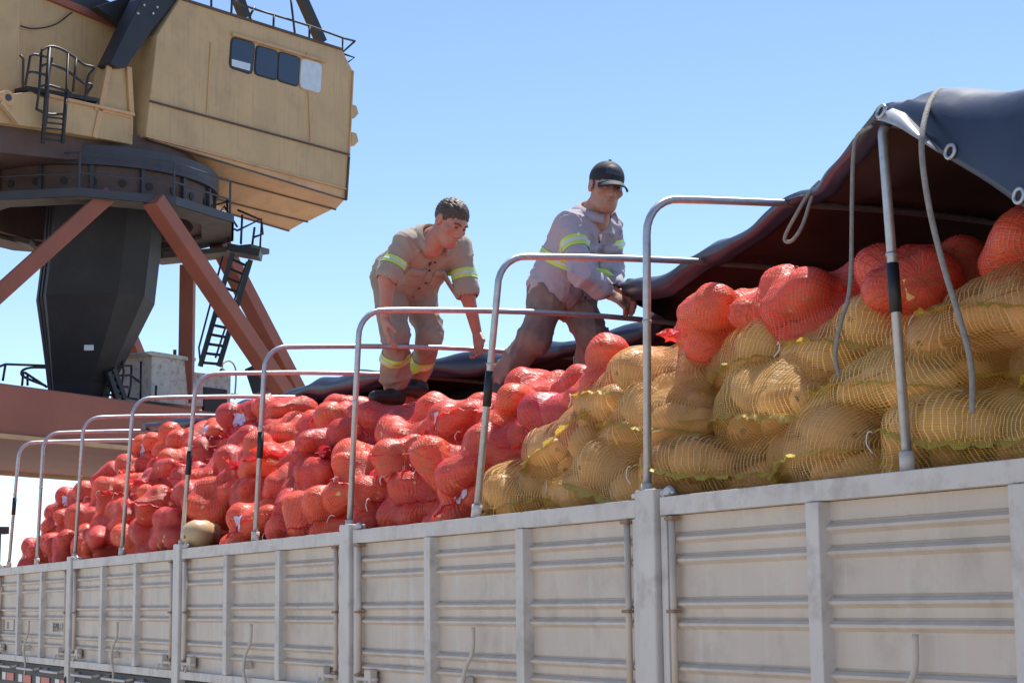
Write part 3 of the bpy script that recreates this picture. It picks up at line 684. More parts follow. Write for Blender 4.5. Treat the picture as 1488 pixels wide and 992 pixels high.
# push overlapping sacks apart a little (three-ball chains)
P3 = np.array([s[3] for s in S_]); AX = np.array([[math.cos(s[4]), math.sin(s[4]), math.sin(s[5])] for s in S_])
P0 = P3.copy(); RB = .135; HLEN = np.array([.37 if s[0] == 'yel' else .315 for s in S_])
for it in range(50):
    C = (P3[:, None]+AX[:, None]*np.array([-.165, 0, .165])[None, :, None]).reshape(-1, 3); ow = np.repeat(np.arange(len(P3)), 3)
    df = C[:, None]-C[None]; df[..., 2] *= 1.45; ds = np.linalg.norm(df, axis=-1)+1e-6
    ov = np.maximum(2*RB-ds, 0); ov[ow[:, None] == ow[None]] = 0
    mv = (df/ds[..., None]*ov[..., None]*.22).sum(1); mv[:, 2] *= .45
    m3 = mv.reshape(-1, 3, 3); P3 += m3.mean(1)*.8; P3 += (P0-P3)*.06
    P3[:, 0] = np.maximum(P3[:, 0], 3.075+HLEN*np.abs(AX[:, 0])+.19*np.abs(AX[:, 1]))
ORD = ['first', 'second', 'third', 'fourth', 'fifth', 'sixth', 'seventh', 'eighth', 'ninth', 'tenth']
ROW = ['bottom row', 'second row', 'third row', 'fourth row', 'top row']
for i, s in enumerate(S_):
    kind, k, j, _, yaw, pt, rl = s; t = P3[i][1]; hs_ = sorted(hoop_t); b_ = sum(h < t for h in hs_)
    cn = 'red' if kind == 'red' else 'yellow'
    if b_ == 0: where = 'under the tarpaulin before the first hoop'
    elif b_ >= 10: where = 'past the tenth hoop at the far end'
    else: where = 'between the %s and %s hoops from the tarpaulin' % (ORD[b_-1], ORD[b_])
    row = ('inner ' if j else '')+ROW[k]
    lb = '%s sack in the %s, %s' % (cn, row, where); gr = '%s sacks in the %s, hoop bay %s' % (cn, row, ORD[min(b_, 9)])
    sc = 1+rs.uniform(-.05, .07)
    mw = Matrix.Translation(P3[i]) @ Matrix.Rotation(yaw, 4, 'Z') @ Matrix.Rotation(-pt, 4, 'Y') @ Matrix.Rotation(rl+(math.pi if rs.random() < .35 and kind == 'red' else 0), 4, 'X') @ Matrix.Diagonal((sc, sc*rs.uniform(.96, 1.05), sc*.97, 1))
    put_sack(kind, rs.randrange(12 if kind == 'red' else 8), mw, lb, gr)
# the bare squash on the rail
me = squash_mesh('loose_squash', .088, .06, .12, M['squash_pale'], 9)
o = link('loose_squash', me); c = LOOSE; o.matrix_basis = Matrix.Translation(c) @ Matrix.Rotation(R(25), 4, 'Z') @ Matrix.Rotation(R(-8), 4, 'Y')
tag(o, 'single bare pale squash lying on the gate rail beside a pillar below the red sacks', 'squash')

# ------------------------------------------------------------------ people
def ortho(fwd, up):
    f = nrm(fwd); r_ = nrm(np.cross(f, up)); u_ = np.cross(r_, f); return np.array([r_, f, u_])   # rows: right, forward, up
def build_head(c, ax, s=1.0):
    """c centre of the skull, ax rows right/forward/up"""
    L = lambda x, y, z: c+s*(ax[0]*x+ax[1]*y+ax[2]*z)
    S = SDF(c-.21, c+.21, .0042)
    S.ell(L(0, -.012, .03), np.array([.074, .096, .088])*s, ax, .01)
    S.ell(L(0, .022, -.035), np.array([.060, .068, .078])*s, ax, .03)
    S.ell(L(0, .060, -.092), np.array([.030, .026, .024])*s, ax, .035)          # chin
    S.cone(L(-.045, 0, -.07), L(-.02, .055, -.098), .022*s, .02*s, .03); S.cone(L(.045, 0, -.07), L(.02, .055, -.098), .022*s, .02*s, .03)
    S.cone(L(0, .088, .012), L(0, .104, -.030), .009*s, .014*s, .016)           # nose
    S.ell(L(0, .098, -.036), np.array([.019, .012, .010])*s, ax, .01)
    for q_ in (-1, 1):
        S.cone(L(q_*.012, .083, .024), L(q_*.048, .066, .022), .011*s, .010*s, .014)   # brow
        S.ell(L(q_*.031, .093, .004), np.array([.017, .016, .010])*s, ax, .012, sub=True)
        S.ell(L(q_*.031, .074, .003), np.array([.014, .013, .011])*s, ax, .006)
        S.ell(L(q_*.048, .055, -.022), np.array([.022, .022, .018])*s, ax, .02)
        S.ell(L(q_*.078, -.010, -.005), np.array([.010, .022, .033])*s, ax, .008)
        S.ell(L(q_*.087, -.004, -.002), np.array([.006, .012, .02])*s, ax, .006, sub=True)
    S.ell(L(0, .086, -.060), np.array([.024, .010, .006])*s, ax, .008); S.ell(L(0, .083, -.073), np.array([.020, .010, .007])*s, ax, .008)
    S.ell(L(0, .098, -.0665), np.array([.021, .012, .0018])*s, ax, .004, sub=True)
    S.cone(L(0, -.02, -.05), L(0, -.045, -.17), .055*s, .06*s, .03)             # neck stub
    return S.polys(), L
def build_hand(wrist, d, palm_n, s=1.0, curl=.5, side=1):
    """wrist point, pointing direction d, palm normal (the side fingers curl to)"""
    d = nrm(d); n = nrm(palm_n-d*np.dot(palm_n, d)); x = np.cross(d, n)*side
    L = lambda a, b, e: wrist+s*(x*a+d*b+n*e)
    S = SDF(wrist-.22, wrist+.22, .0038); k = .010
    S.cone(L(0, -.03, 0), L(0, .02, 0), .025*s, .027*s, k)
    S.ell(L(0, .05, 0), np.array([.042, .052, .017])*s, np.array([x, d, n]), .015)
    for i, (a, ln) in enumerate(((-.030, .074), (-.010, .084), (.011, .079), (.031, .062))):
        p = L(a, .090, 0); c1 = curl*.6; c2 = curl*1.4
        q1 = p+s*ln*.48*(d*math.cos(c1)+n*math.sin(c1)+x*a*.8); q2 = q1+s*ln*.52*(d*math.cos(c2)+n*math.sin(c2))
        S.cone(p-d*.02, q1, .0098*s, .0088*s, .005); S.cone(q1, q2, .0088*s, .0072*s, .004)
    p = L(-.030, .022, .004); q1 = L(-.062, .058, .018); q2 = L(-.062, .090, .034+.01*curl)
    S.cone(p, q1, .014*s, .0115*s, .010); S.cone(q1, q2, .0112*s, .009*s, .005)
    return S.polys()
def wrinkle(seed, amp, fr):
    g_ = np.random.default_rng(seed); K = g_.normal(size=(7, 3)); K /= np.linalg.norm(K, axis=1)[:, None]; ph = g_.uniform(0, 6.28, (7, 2)); fq = fr*g_.uniform(.5, 1.7, 7)
    def fn(x, y, z):
        o = 0
        for i in range(7):
            a = K[i, 0]*x+K[i, 1]*y+K[i, 2]*z; b_ = K[i-1, 0]*x+K[i-1, 1]*y+K[i-1, 2]*z; c_ = K[i-2, 0]*x+K[i-2, 1]*y+K[i-2, 2]*z
            m_ = np.clip(.5+.9*np.sin(9*b_+ph[i, 1])*np.sin(11*c_+ph[i, 0]), 0, 1)
            o = o+m_*(1-np.abs(np.sin(fq[i]*.5*a+ph[i, 0]+1.1*np.sin(7*b_+ph[i, 1]))))**3
        return -amp*(o-.55)
    return fn
def person(spec):
    J = spec['J']; s = spec['s']; root = thing('person', spec['label'], 'person', J['ankle_r']-np.array([0, 0, .1]))
    sh_ax = nrm(J['sho_l']-J['sho_r']); hip_ax = nrm(J['hip_l']-J['hip_r'])
    mh = (J['hip_l']+J['hip_r'])/2; ms = (J['sho_l']+J['sho_r'])/2; allp = np.array(list(J.values()))
    lo, hi = allp.min(0)-.28, allp.max(0)+.28
    tors = nrm(ms-mh); front = nrm(np.cross(sh_ax, tors))
    def rig(S, g, arms=True, legs=True, torso=True, k=.05, lo_arm=True):
        if torso:
            mid = (mh+ms)/2+front*.01
            for q_ in (-1, 1):
                S.cone(mh+hip_ax*q_*.065*s, mid+sh_ax*q_*.06*s, .100*s+g, .097*s+g, k)
                S.cone(mid+sh_ax*q_*.06*s, ms+sh_ax*q_*.08*s-tors*.06*s, .098*s+g, .09*s+g, k)
            S.cone(ms+sh_ax*.10*s-tors*.02, ms-sh_ax*.10*s-tors*.02, .075*s+g, .075*s+g, k)
            S.cone(ms-tors*.03, J['neck'], .075*s+g*.5, .062*s+g*.3, k)
        for q_ in ('l', 'r'):
            if arms:
                S.cone(J['sho_'+q_], J['elb_'+q_], .062*s+g*1.3, .047*s+g*1.25, k*.8)
                if lo_arm: S.cone(J['elb_'+q_], J['wri_'+q_], .044*s+g, .029*s+g, k*.6)
            if legs:
                S.cone(J['hip_'+q_], J['kne_'+q_], .092*s+g, .062*s+g*1.2, k*.8)
                S.cone(J['kne_'+q_], J['ankle_'+q_], .060*s+g*1.25, .042*s+g*1.5, k*.6)
        return S
    # body, one skin: trunk and limbs, head, hands
    S = rig(SDF(lo, hi, .011), 0.0); S.cone(J['neck'], J['head']-spec['hax'][2]*.03, .058*s, .054*s, .03)
    parts = [S.polys()]; hp, HL = build_head(J['head'], spec['hax'], spec.get('hs', 1)); parts.append(hp)
    for q_ in ('l', 'r'):
        a = spec['hand_'+q_]; parts.append(build_hand(J['wri_'+q_], a[0], a[1], 1.0, a[2], 1 if q_ == 'l' else -1))
    body = link('body', vq_mesh('body', parts, spec['skin']), root)
    for q_ in (-1, 1):
        e = MB(); G = np.array([[HL(q_*.031+.011*math.cos(a)*math.cos(b_), .0845+.004*math.sin(b_), .004+.0045*math.sin(a)*math.cos(b_)) for a in np.linspace(0, 6.283, 13)] for b_ in np.linspace(0, 1.57, 5)]); e.grid(G); e.obj('eye', M['eye'], root, True)
        e = MB(); e.tube([HL(q_*.013, .094, .021), HL(q_*.031, .091, .027), HL(q_*.050, .078, .022)], .0042, 6); e.obj('eyebrow', M['hair'], root, True)
    # trousers
    T = SDF(lo, hi, .0095)
    for q_ in ('l', 'r'):
        sg = 1 if q_ == 'l' else -1
        T.cone(J['hip_'+q_]+hip_ax*sg*.01, J['kne_'+q_], .102*s, .076*s, .045); T.cone(J['kne_'+q_], J['ankle_'+q_]+np.array([0, 0, .02]), .075*s, .064*s, .03)
    T.cone(J['hip_l']+tors*.02, J['hip_r']+tors*.02, .106*s, .106*s, .05); T.cone(mh, mh+tors*.14, .118*s, .114*s, .05)
    T.noise(wrinkle(spec['seed'], .0125, 52)); tm = vq_mesh('trousers', [T.polys()], spec['trouser']); tro = link('trousers', tm, root)
    # shirt
    cuffs = []; H = SDF(lo, hi, .008); g = .010; mid = (mh+ms)/2
    for q_ in (-1, 1):
        H.cone(mh+hip_ax*q_*.075*s+tors*.05, mid+sh_ax*q_*.07*s, .128*s+g, .108*s+g, .05); H.cone(mid+sh_ax*q_*.07*s, ms+sh_ax*q_*.09*s-tors*.06*s, .108*s+g, .097*s+g, .05)
    H.cone(ms+sh_ax*.11*s-tors*.02, ms-sh_ax*.11*s-tors*.02, .074*s+g, .074*s+g, .05)
    for q_ in ('l', 'r'):
        e_, w_ = J['elb_'+q_], J['wri_'+q_]; cuff = spec['cuff_'+q_]; a = J['sho_'+q_]
        if cuff <= 1: H.cone(a, a+(e_-a)*cuff, .058*s+g, .054*s+g*1.2, .04); end = a+(e_-a)*cuff; dr = nrm(e_-a); re = .058*s+g*1.15
        else:
            H.cone(a, e_, .060*s+g, .050*s+g, .04); end = e_+(w_-e_)*(cuff-1); H.cone(e_, end, .050*s+g, .043*s+g, .03); dr = nrm(w_-e_); re = .046*s+g
        cuffs.append((end, dr, re))
    H.noise(wrinkle(spec['seed']+5, .0095, 60))
    for end, dr, re in cuffs:                        # rolled cuffs, open at the end
        H.cone(end-dr*.034, end-dr*.006, re+.003, re+.006, .008); H.cone(end+dr*.008, end+dr*.022, re-.013, re-.011, .004, sub=True)
    # open neck
    nk = J['neck']; H.cone(nk-front*.0, nk+front*.13-tors*.05, .05*s, .035*s, .01, sub=True)
    sm_ = vq_mesh('shirt', [H.polys()], spec['shirt']); shirt = link('shirt', sm_, root)
    # collar
    cb = MB(); cr = []
    up_n = nrm(J['head']-nk)
    side = nrm(np.cross(front, up_n))
    for a in np.linspace(R(28), R(332), 26):
        o_ = nrm(front)*math.cos(a)+side*math.sin(a); base = nk-up_n*.035+o_*.078*s
        cr.append([base+up_n*.0, base+up_n*.045+o_*.006, base+up_n*.052+o_*.012, base+up_n*.012+o_*.040])
    cb.grid(np.array(cr)); cb.obj('collar', spec['shirt'], shirt, True, solid=.005)
    # inner shirt at the neck
    e = MB(); c0 = nk+front*.035-tors*.05
    e.add([c0+side*.04+up_n*.03, c0-side*.04+up_n*.03, c0+front*.055-tors*.08], [(0, 1, 2)]); e.obj('undershirt', spec['under'], shirt, solid=.004)
    # bands
    def band(me_, a, b_, f0, f1, rad, nm='reflective_band', par=None, m1=M['lime']):
        bt_ = BVHTree.FromPolygons([v.co[:] for v in me_.vertices], [p.vertices[:] for p in me_.polygons])
        ln = np.linalg.norm(b_-a); d = (b_-a)/ln; x = nrm(np.cross(d, (0.3, .2, 1))); y = np.cross(d, x)
        def strip(g0, g1, lift, nm_, m_, pp):
            G = []
            for f in np.linspace(g0, g1, 5):
                row = []; last = rad*.6
                for an in np.linspace(0, 2*math.pi, 49):
                    o_ = nrm(x*math.cos(an)+y*math.sin(an)); c0 = a+d*ln*f; far = c0+o_*rad; h = bt_.ray_cast(Vector(far), Vector(-o_), rad)
                    r0 = rad-h[3] if h[0] is not None else last
                    if h[0] is None or r0 > rad*.97: r0 = last
                    last = r0; row.append(r0)
                row = np.array(row); row[-1] = row[0]
                for _ in range(2): row = np.maximum(row, (np.roll(row, 1)+np.roll(row, -1))/2)
                row[-1] = row[0]
                G.append([a+d*ln*f+(x*math.cos(an)+y*math.sin(an))*(r0+lift) for an, r0 in zip(np.linspace(0, 2*math.pi, 49), row)])
            q = MB(); q.grid(np.array(G)); return q.obj(nm_, m_, pp, True)
        o_ = strip(f0, f1, .0035, nm, m1, par); w3 = (f1-f0)/3; strip(f0+w3, f1-w3, .0055, 'silver_stripe', M['silver'], o_)
    for q_ in ('l', 'r'):
        f0 = spec['band'][q_]; band(sm_, J['sho_'+q_], J['elb_'+q_], f0, f0+.20, .115, par=shirt)
        for f in spec['leg_band'][q_]: band(tm, J['kne_'+q_], J['ankle_'+q_], f, f+.15, .14, par=tro)
    if spec.get('back_band'):
        band(sm_, mh, ms, spec['back_band'], spec['back_band']+.13, .24, par=shirt)
        # keep the arms free of the trunk band: arms are covered by their own
    # pockets and buttons on the chest
    bvs = BVHTree.FromPolygons([v.co[:] for v in sm_.vertices], [p.vertices[:] for p in sm_.polygons])
    for u_, v_ in spec['pockets']:
        o_ = mid+sh_ax*u_+tors*v_+front*.5; rows = []
        for j in range(7):
            row = []
            for i in range(7):
                h = bvs.ray_cast(Vector(o_+sh_ax*(i/6-.5)*.115+tors*(j/6-.5)*.12), Vector(-front)); row.append(np.array(h[0])+front*.004 if h[0] else None)
            rows.append(row)
        if all(p is not None for r0 in rows for p in r0):
            e = MB(); e.grid(np.array(rows)); e.obj('pocket', spec['shirt'], shirt, True, solid=.006)
            e = MB(); e.grid(np.array(rows)[4:7]+front*.005); e.obj('pocket_flap', spec['shirt'], shirt, True, solid=.006)
    for v_ in np.linspace(-.14, .14, 5):
        h = bvs.ray_cast(Vector(mid+tors*v_+front*.5), Vector(-front))
        if h[0]:
            e = MB(); p0 = np.array(h[0]); e.tube([p0-front*.001, p0+front*.004], .0065, 8); e.obj('button', M['boot'], shirt)
    # boots
    for q_ in ('l', 'r'):
        a = J['ankle_'+q_]; tdir = spec['toe']; B_ = SDF(a-.36, a+.36, .008)
        B_.cone(a+np.array([0, 0, .05]), a+np.array([0, 0, -.05]), .052, .054, .02); B_.cone(a+np.array([0, 0, -.06])-tdir*.03, a+np.array([0, 0, -.072])+tdir*.17, .045, .038, .03)
        bt = link('boot', vq_mesh('boot', [B_.polys()], M['boot']), root)
    return root, HL, J, front, tors, sh_ax
V_R = np.array([math.cos(YAW), -math.sin(YAW), 0]); V_F = np.array([math.sin(YAW), math.cos(YAW), 0]); V_U = np.array([0, 0, 1.])
def man_hair(HL, ax, root, hs):
    c = HL(0, -.012, .03); S = SDF(c-.2, c+.2, .0045)
    S.ell(HL(0, -.016, .036), np.array([.080, .101, .090])*hs, ax, .01)
    S.ell(HL(0, .080, -.06), np.array([.13, .092, .108])*hs, ax, .012, sub=True)
    S.ell(HL(0, .03, -.115), np.array([.15, .15, .10])*hs, ax, .015, sub=True)
    g_ = np.random.default_rng(3).uniform(0, 6, 6)
    S.noise(lambda x, y, z: .0018*np.sin(330*x+120*y+g_[0]+2*np.sin(60*z+g_[1]))+.0016*np.sin(280*y-190*z+g_[2]+2*np.sin(70*x)))
    link('hair', vq_mesh('hair', [S.polys()], M['hair']), root)

# man bending over beside the hoops
D1 = 10.0
h1 = pD(655, 323, D1-.38)
look1 = nrm(V_R*.55-V_F*.55-V_U*.55); hax1 = ortho(look1, nrm(V_U*.8+V_R*.35-V_F*.25))
J1 = dict(head=h1, neck=pD(631, 347, D1-.28), sho_r=pD(588, 352, D1-.33), sho_l=pD(668, 356, D1-.10), elb_r=pD(563, 404, D1-.40), wri_r=pD(560, 462, D1-.42),
          elb_l=pD(678, 424, D1-.16), wri_l=pD(693, 483, D1-.10), hip_r=pD(567, 408, D1-.02), hip_l=pD(606, 412, D1+.08), kne_r=pD(574, 486, D1-.20), kne_l=pD(624, 489, D1-.02),
          ankle_r=pD(573, 562, D1+.0), ankle_l=pD(606, 551, D1+.14))
p1 = person(dict(J=J1, s=.97, hs=1.02, hax=hax1, label='bare-headed worker in khaki work clothes bending down with one arm reaching to the tarpaulin', seed=21, skin=M['skin1'], shirt=M['khaki'], trouser=M['khaki_t'], under=M['dark_cloth'],
    cuff_r=.92, cuff_l=.98, band=dict(l=.55, r=.50), leg_band=dict(l=(.50,), r=(.36,)), hand_l=(nrm(V_R*.15-V_U*.95), -V_R*.6-V_F*.5, .9), hand_r=(nrm(V_R*.1-V_U), V_R+V_F*.2, .5), pockets=((.085, .03), (-.085, .03)), toe=nrm(-V_F*.6-V_R*.4)))
man_hair(p1[1], hax1, p1[0], 1.02)
# man with the cap
D2 = 9.0
h2 = pD(881, 272, D2-.12)
look2 = nrm(V_R*.30-V_F*.92-V_U*.24); hax2 = ortho(look2, nrm(V_U*.97+V_R*.12))
J2 = dict(head=h2, neck=pD(867, 306, D2-.06), sho_r=pD(826, 326, D2-.16), sho_l=pD(884, 330, D2+.10), elb_r=pD(846, 398, D2-.30), wri_r=pD(881, 425, D2-.22),
          elb_l=pD(889, 394, D2+.12), wri_l=pD(893, 424, D2-.05), hip_r=pD(799, 428, D2-.02), hip_l=pD(833, 430, D2+.12), kne_r=pD(778, 490, D2-.14), kne_l=pD(858, 486, D2-.04),
          ankle_r=pD(730, 552, D2-.08), ankle_l=pD(852, 560, D2+.12))
p2 = person(dict(J=J2, s=1.0, hs=1.0, hax=hax2, label='worker in black cap and faded lilac shirt gripping the tarpaulin edge', seed=42, skin=M['skin2'], shirt=M['lilac'], trouser=M['brown_t'], under=M['white_cloth'],
    cuff_r=1.78, cuff_l=1.85, band=dict(l=.30, r=.34), leg_band=dict(l=(), r=()), back_band=.42, hand_l=(nrm(V_R*.8-V_U*.5), -V_U-V_F*.5, .95), hand_r=(nrm(V_R*.85-V_U*.45), V_F*.5-V_U*.7, .9), pockets=((.085, .07), (-.085, .07)), toe=nrm(V_R*.6-V_F*.5)))
HL2 = p2[1]
S = SDF(h2-.24, h2+.24, .0045)
S.ell(HL2(0, -.014, .042), (.084, .106, .088), hax2, .01); S.ell(HL2(0, .02, -.075), (.2, .2, .105), hax2, .006, sub=True)
cap = link('cap', vq_mesh('cap', [S.polys()], M['cap']), p2[0])
q = MB(); G = []
for r_ in np.linspace(0, 1, 7):
    G.append([HL2((.074+.004*r_)*math.sin(a), .05+.052*math.cos(a)*1.0+r_*.075*math.cos(a)**.6, .033-.010*r_-.022*abs(math.sin(a))**2-.012*r_*r_) for a in np.linspace(-1.35, 1.35, 19)])
q.grid(np.array(G)); q.obj('brim', M['cap'], cap, True, solid=.005)
q = MB(); q.tube(np.array(G)[0]+hax2[1]*.004, .0045, 6); q.obj('brim_edge', M['cap_grey'], cap, True)
q = MB(); q.tube([HL2(0, -.014, .128), HL2(0, -.014, .136)], .008, 8); q.obj('cap_button', M['cap'], cap)
em = patch(cap.data, lambda c: (((c-h2)@hax2[1]) > .055) & (np.abs((c-h2)@hax2[0]) < .042) & (((c-h2)@hax2[2]) > .062) & (((c-h2)@hax2[2]) < .112), .002, 'cap_emblem', M['emblem'])
if em: link('cap_emblem', em, cap)
for q_ in (-1, 1):
    S = SDF(h2-.2, h2+.2, .005); S.ell(HL2(q_*.066, -.02, .005), (.014, .045, .035), hax2, .01); link('hair', vq_mesh('hair', [S.polys()], M['hair']), p2[0])

# ------------------------------------------------------------------ harbour crane
crane = thing('harbour_crane', 'big ochre and rust-red harbour crane on a portal, standing beyond the trailer', 'crane', tuple(pD(140, 560, 52)*np.array([1, 1, 0])))
def part(name, mb, m, par=crane, smooth=False, bevel=0, solid=0): return mb.obj(name, m, par, smooth, bevel, solid)
def hdir(deg): a = YAW+R(deg); return np.array([math.sin(a), math.cos(a), 0.0])
cu, cv = hdir(37), hdir(-53)                        # along the house front, and back into it
PF = pD(212, 198, 49.6)                             # front lower left corner of the machine house
def front(x, y, s=0.0): return pPl(x, y, PF+cv*s, cv)
# machine house
fp = [front(*p) for p in ((212, 198), (218, 147), (229, 50), (262, -2), (497, 72), (513, 103), (508, 225), (504, 275))]
q = MB(); q.prism(fp, cv*5.2); house = part('machine_house', q, M['crane_y'], bevel=.03)
lip = [front(*p, -.03) for p in ((218, 147), (508, 225))]
q = MB(); q.bar(lip[0], lip[1], .06, .045); part('seam_moulding', q, M['crane_d'], house)
def edge(a, b_, w_, m=M['crane_y'], s=-.02): q = MB(); q.bar(front(*a, s), front(*b_, s), w_, w_); part('edge_trim', q, m, house)
edge((212, 198), (504, 275), .04, M['crane_y2']); edge((262, -2), (497, 72), .07, M['crane_d'])
edge((513, 103), (507, 228), .05, M['crane_y2']); edge((507, 228), (503, 291), .06, M['crane_d'])
for i, w4 in enumerate((((338, 55), (370, 64), (366, 107), (335, 97)), ((374, 67), (404, 76), (402, 116), (371, 107)), ((406, 76), (436, 85), (433, 125), (404, 116)), ((438, 85), (468, 93), (466, 136), (436, 127)))):
    P4 = np.array([front(*p, -.035) for p in w4]); c4 = P4.mean(0); rr = []
    for k in range(4):                               # rounded corners
        a, b_, c_ = P4[k-1], P4[k], P4[(k+1) % 4]
        rr += [b_+(a-b_)*.16, b_+(a-b_)*.04+(c_-b_)*.04, b_+(c_-b_)*.16]
    q = MB(); q.prism([c4+(p-c4)*1.09+cv*.01 for p in rr], cv*.12); wn = part('window', q, M['gasket'] if i < 3 else M['crane_y2'], house)
    q = MB(); q.prism(rr, cv*.03); part('pane', q, M['glass'] if i < 3 else M['pane'], wn)
    if i == 0:
        q = MB(); q.prism([front(*p, -.045) for p in ((337, 86), (364, 93), (363, 103), (337, 96))], cv*.02); part('window_blind', q, M['pane'], wn)
q = MB(); q.bar(front(337, 50, -.05), front(472, 90, -.05), .10, .07); part('drip_rail', q, M['crane_y2'], house)
for fx in (.28, .55, .80):
    a_ = np.array((218+(508-218)*fx, 147+(225-147)*fx)); t_ = np.array((229+(497-229)*fx, 50+(72-50)*fx+6*fx)); q = MB()
    if fx < .5 or fx > .75: q.bar(front(a_[0]+1, a_[1]-4, -.012), front(t_[0]+2, t_[1]+4, -.012), .035, .02); part('plate_joint', q, M['crane_y2'], house)
# hooks on the right end of the house
for y0 in (160, 200):
    q = MB(); q.prism([front(*p, .2) for p in ((512, y0-8), (518, y0-6), (521, y0+5), (515, y0+12), (511, y0+8))], cv*.15); part('lifting_lug', q, M['crane_y'], house)
# underside: stepped belly below the house
bz = [((212, 199), 0.05, 0), ((504, 276), 0.05, 0)]
def under(x, y, s): return pPl(x, y, PF+cv*s, cv)
steps = [(.04, 206, 212, 504, 290), (1.0, 222, 250, 494, 303), (1.75, 245, 268, 462, 317), (2.5, 300, 300, 428, 334)]
rows = [[front(214, 199, .03), front(503, 276, .03)]]
belly = [[(216, 202), (503, 290), .05], [(250, 240), (488, 304), 1.1], [(300, 285), (447, 322), 1.9], [(330, 309), (420, 335), 2.5]]
prev = [front(214, 199, .04), front(503, 276, .04)]
for (a, b_, s) in belly:
    cur = [under(*a, s), under(*b_, s)]
    q = MB(); t_ = np.array([0, 0, .55])
    q.add([prev[0], prev[1], cur[1], cur[0], prev[0]+t_, prev[1]+t_, cur[1]+t_+cv*.02, cur[0]+t_+cv*.02], [(0, 3, 2, 1), (4, 5, 6, 7), (0, 1, 5, 4), (3, 7, 6, 2), (1, 2, 6, 5), (0, 4, 7, 3)])
    pl = part('belly_plate', q, M['crane_y2'], house); q = MB(); q.bar(cur[0]-t_*.03, cur[1]-t_*.03, .05, .04); part('belly_rib', q, M['crane_d'], pl)
    prev = [c_+t_*.10 for c_ in cur]
q = MB(); q.prism([under(*p, .7) for p in ((232, 214), (262, 222), (258, 240), (230, 232))], cv*.5); part('junction_box', q, M['crane_y'], house)
# rear wall left of the boom, the winch house beyond, a pillar at the frame's left
q = MB(); q.prism([front(*p, 1.6) for p in ((-60, 120), (-60, -30), (90, 0), (188, 44), (200, 60), (200, 175), (120, 150))], cv*3.2); part('winch_house', q, M['crane_y'], bevel=.03)
q = MB(); q.bar(front(60, -9, 1.55), front(192, 46, 1.55), .16, .2); part('roof_beam', q, M['crane_o'])
q = MB(); q.bar(front(80, -14, 1.7), front(192, 32, 1.7), .3, .5); part('roof_girder', q, M['crane_b'])
q = MB(); q.prism([front(*p, .8) for p in ((-40, -30), (29, -30), (27, 140), (-40, 125))], cv*.8); part('front_pillar', q, M['crane_y'], bevel=.03)
q = MB(); q.tube(smooth_path([front(30, 38, 1.5), front(50, 42, 1.5), front(80, 36, 1.5), front(105, 18, 1.5)], 6), .02, 6); part('cable', q, M['crane_k'], smooth=True)
# platform girder below
q = MB(); q.prism([front(*p, .3) for p in ((-60, 160), (0, 146), (22, 136), (45, 133), (62, 142), (80, 140), (194, 166), (194, 211), (140, 200), (60, 186), (0, 178), (-60, 172))], cv*1.1); part('platform_girder', q, M['crane_y'], bevel=.02)
q = MB(); q.bar(front(70, 139, .26), front(194, 167, .26), .12, .08); part('girder_flange', q, M['crane_y2'])
q = MB(); q.prism([front(*p, .6) for p in ((-60, 172), (0, 180), (194, 213), (194, 226), (100, 232), (-60, 215))], cv*3.6); part('platform_underside', q, M['crane_d'])  # shade beneath the platform put into its dark brown colour
c_ = front(12, 142, .2); q = MB(); q.tube([c_, c_+cv*.5], .20, 20); pin = part('pivot_pin', q, M['crane_y2'], smooth=False)
q = MB(); q.tube([c_-cv*.03, c_+cv*.1], .09, 14); part('pin_cap', q, M['crane_b'], pin)
q = MB(); q.bar(front(2, 150, .15), front(27, 180, .15), .12, .10); part('strut', q, M['crane_y'])
# boom and its yellow foot bracket
q = MB(); q.prism([front(*p, .35) for p in ((190, 165), (137, 158), (160, 92), (186, 100))], cv*.5); br = part('boom_bracket', q, M['crane_y'], bevel=.02)
for a, b_ in (((137, 200), (160, 90)), ((191, 168), (187, 98)), ((137, 156), (191, 168))):
    q = MB(); q.bar(front(*a, .30), front(*b_, .30), .07, .16); part('bracket_flange', q, M['crane_y2'], br)
bo_ = [(160, 92), (170, 98), (184, 98), (222, 44), (262, -6), (640, -500), (596, -512), (206, -2)]
q = MB(); q.prism([front(*p, .10) for p in bo_], cv*.55); boom = part('boom', q, M['crane_k'], bevel=.02)
q = MB(); q.prism([front(*p, .9) for p in ((140, 10), (206, -12), (215, 20), (186, 58), (178, 36))], cv*.3); part('boom_cheek', q, M['crane_k'], boom)
for p in ((209, 8), (228, 11), (200, 20), (222, 20)):
    c_ = front(*p, .09); q = MB(); q.tube([c_-cv*.03, c_+cv*.02], .035, 8); part('bolt', q, M['pipe'], boom)
for a, b_ in (((338, -20), (356, 26)), ((435, -10), (467, 62)), ((310, -40), (345, -8))):
    q = MB(); q.bar(front(*a, 1.5), front(*b_, 1.5), .28, .28); part('roof_strut', q, M['crane_k'])
def rails(name, lines, r, m, s, par=crane):
    for ln in lines:
        q = MB(); q.tube([front(x, y, s) for x, y in ln], r, 6); part(name, q, m, par, True)
rails('roof_rail', [[(307, -12), (307, 12)], [(338, -14), (336, 20)], [(352, -10), (365, 30)], [(365, 12), (398, 22), (450, 38), (500, 56), (516, 60)], [(398, 22), (397, 45)], [(498, 56), (498, 76), (516, 60)], [(502, 93), (515, 84), (497, 78)], [(422, -6), (429, 54)], [(450, 38), (449, 60)], [(300, -16), (365, 12)], [(362, 26), (370, 10)]], .035, M['crane_k'], .25, house)
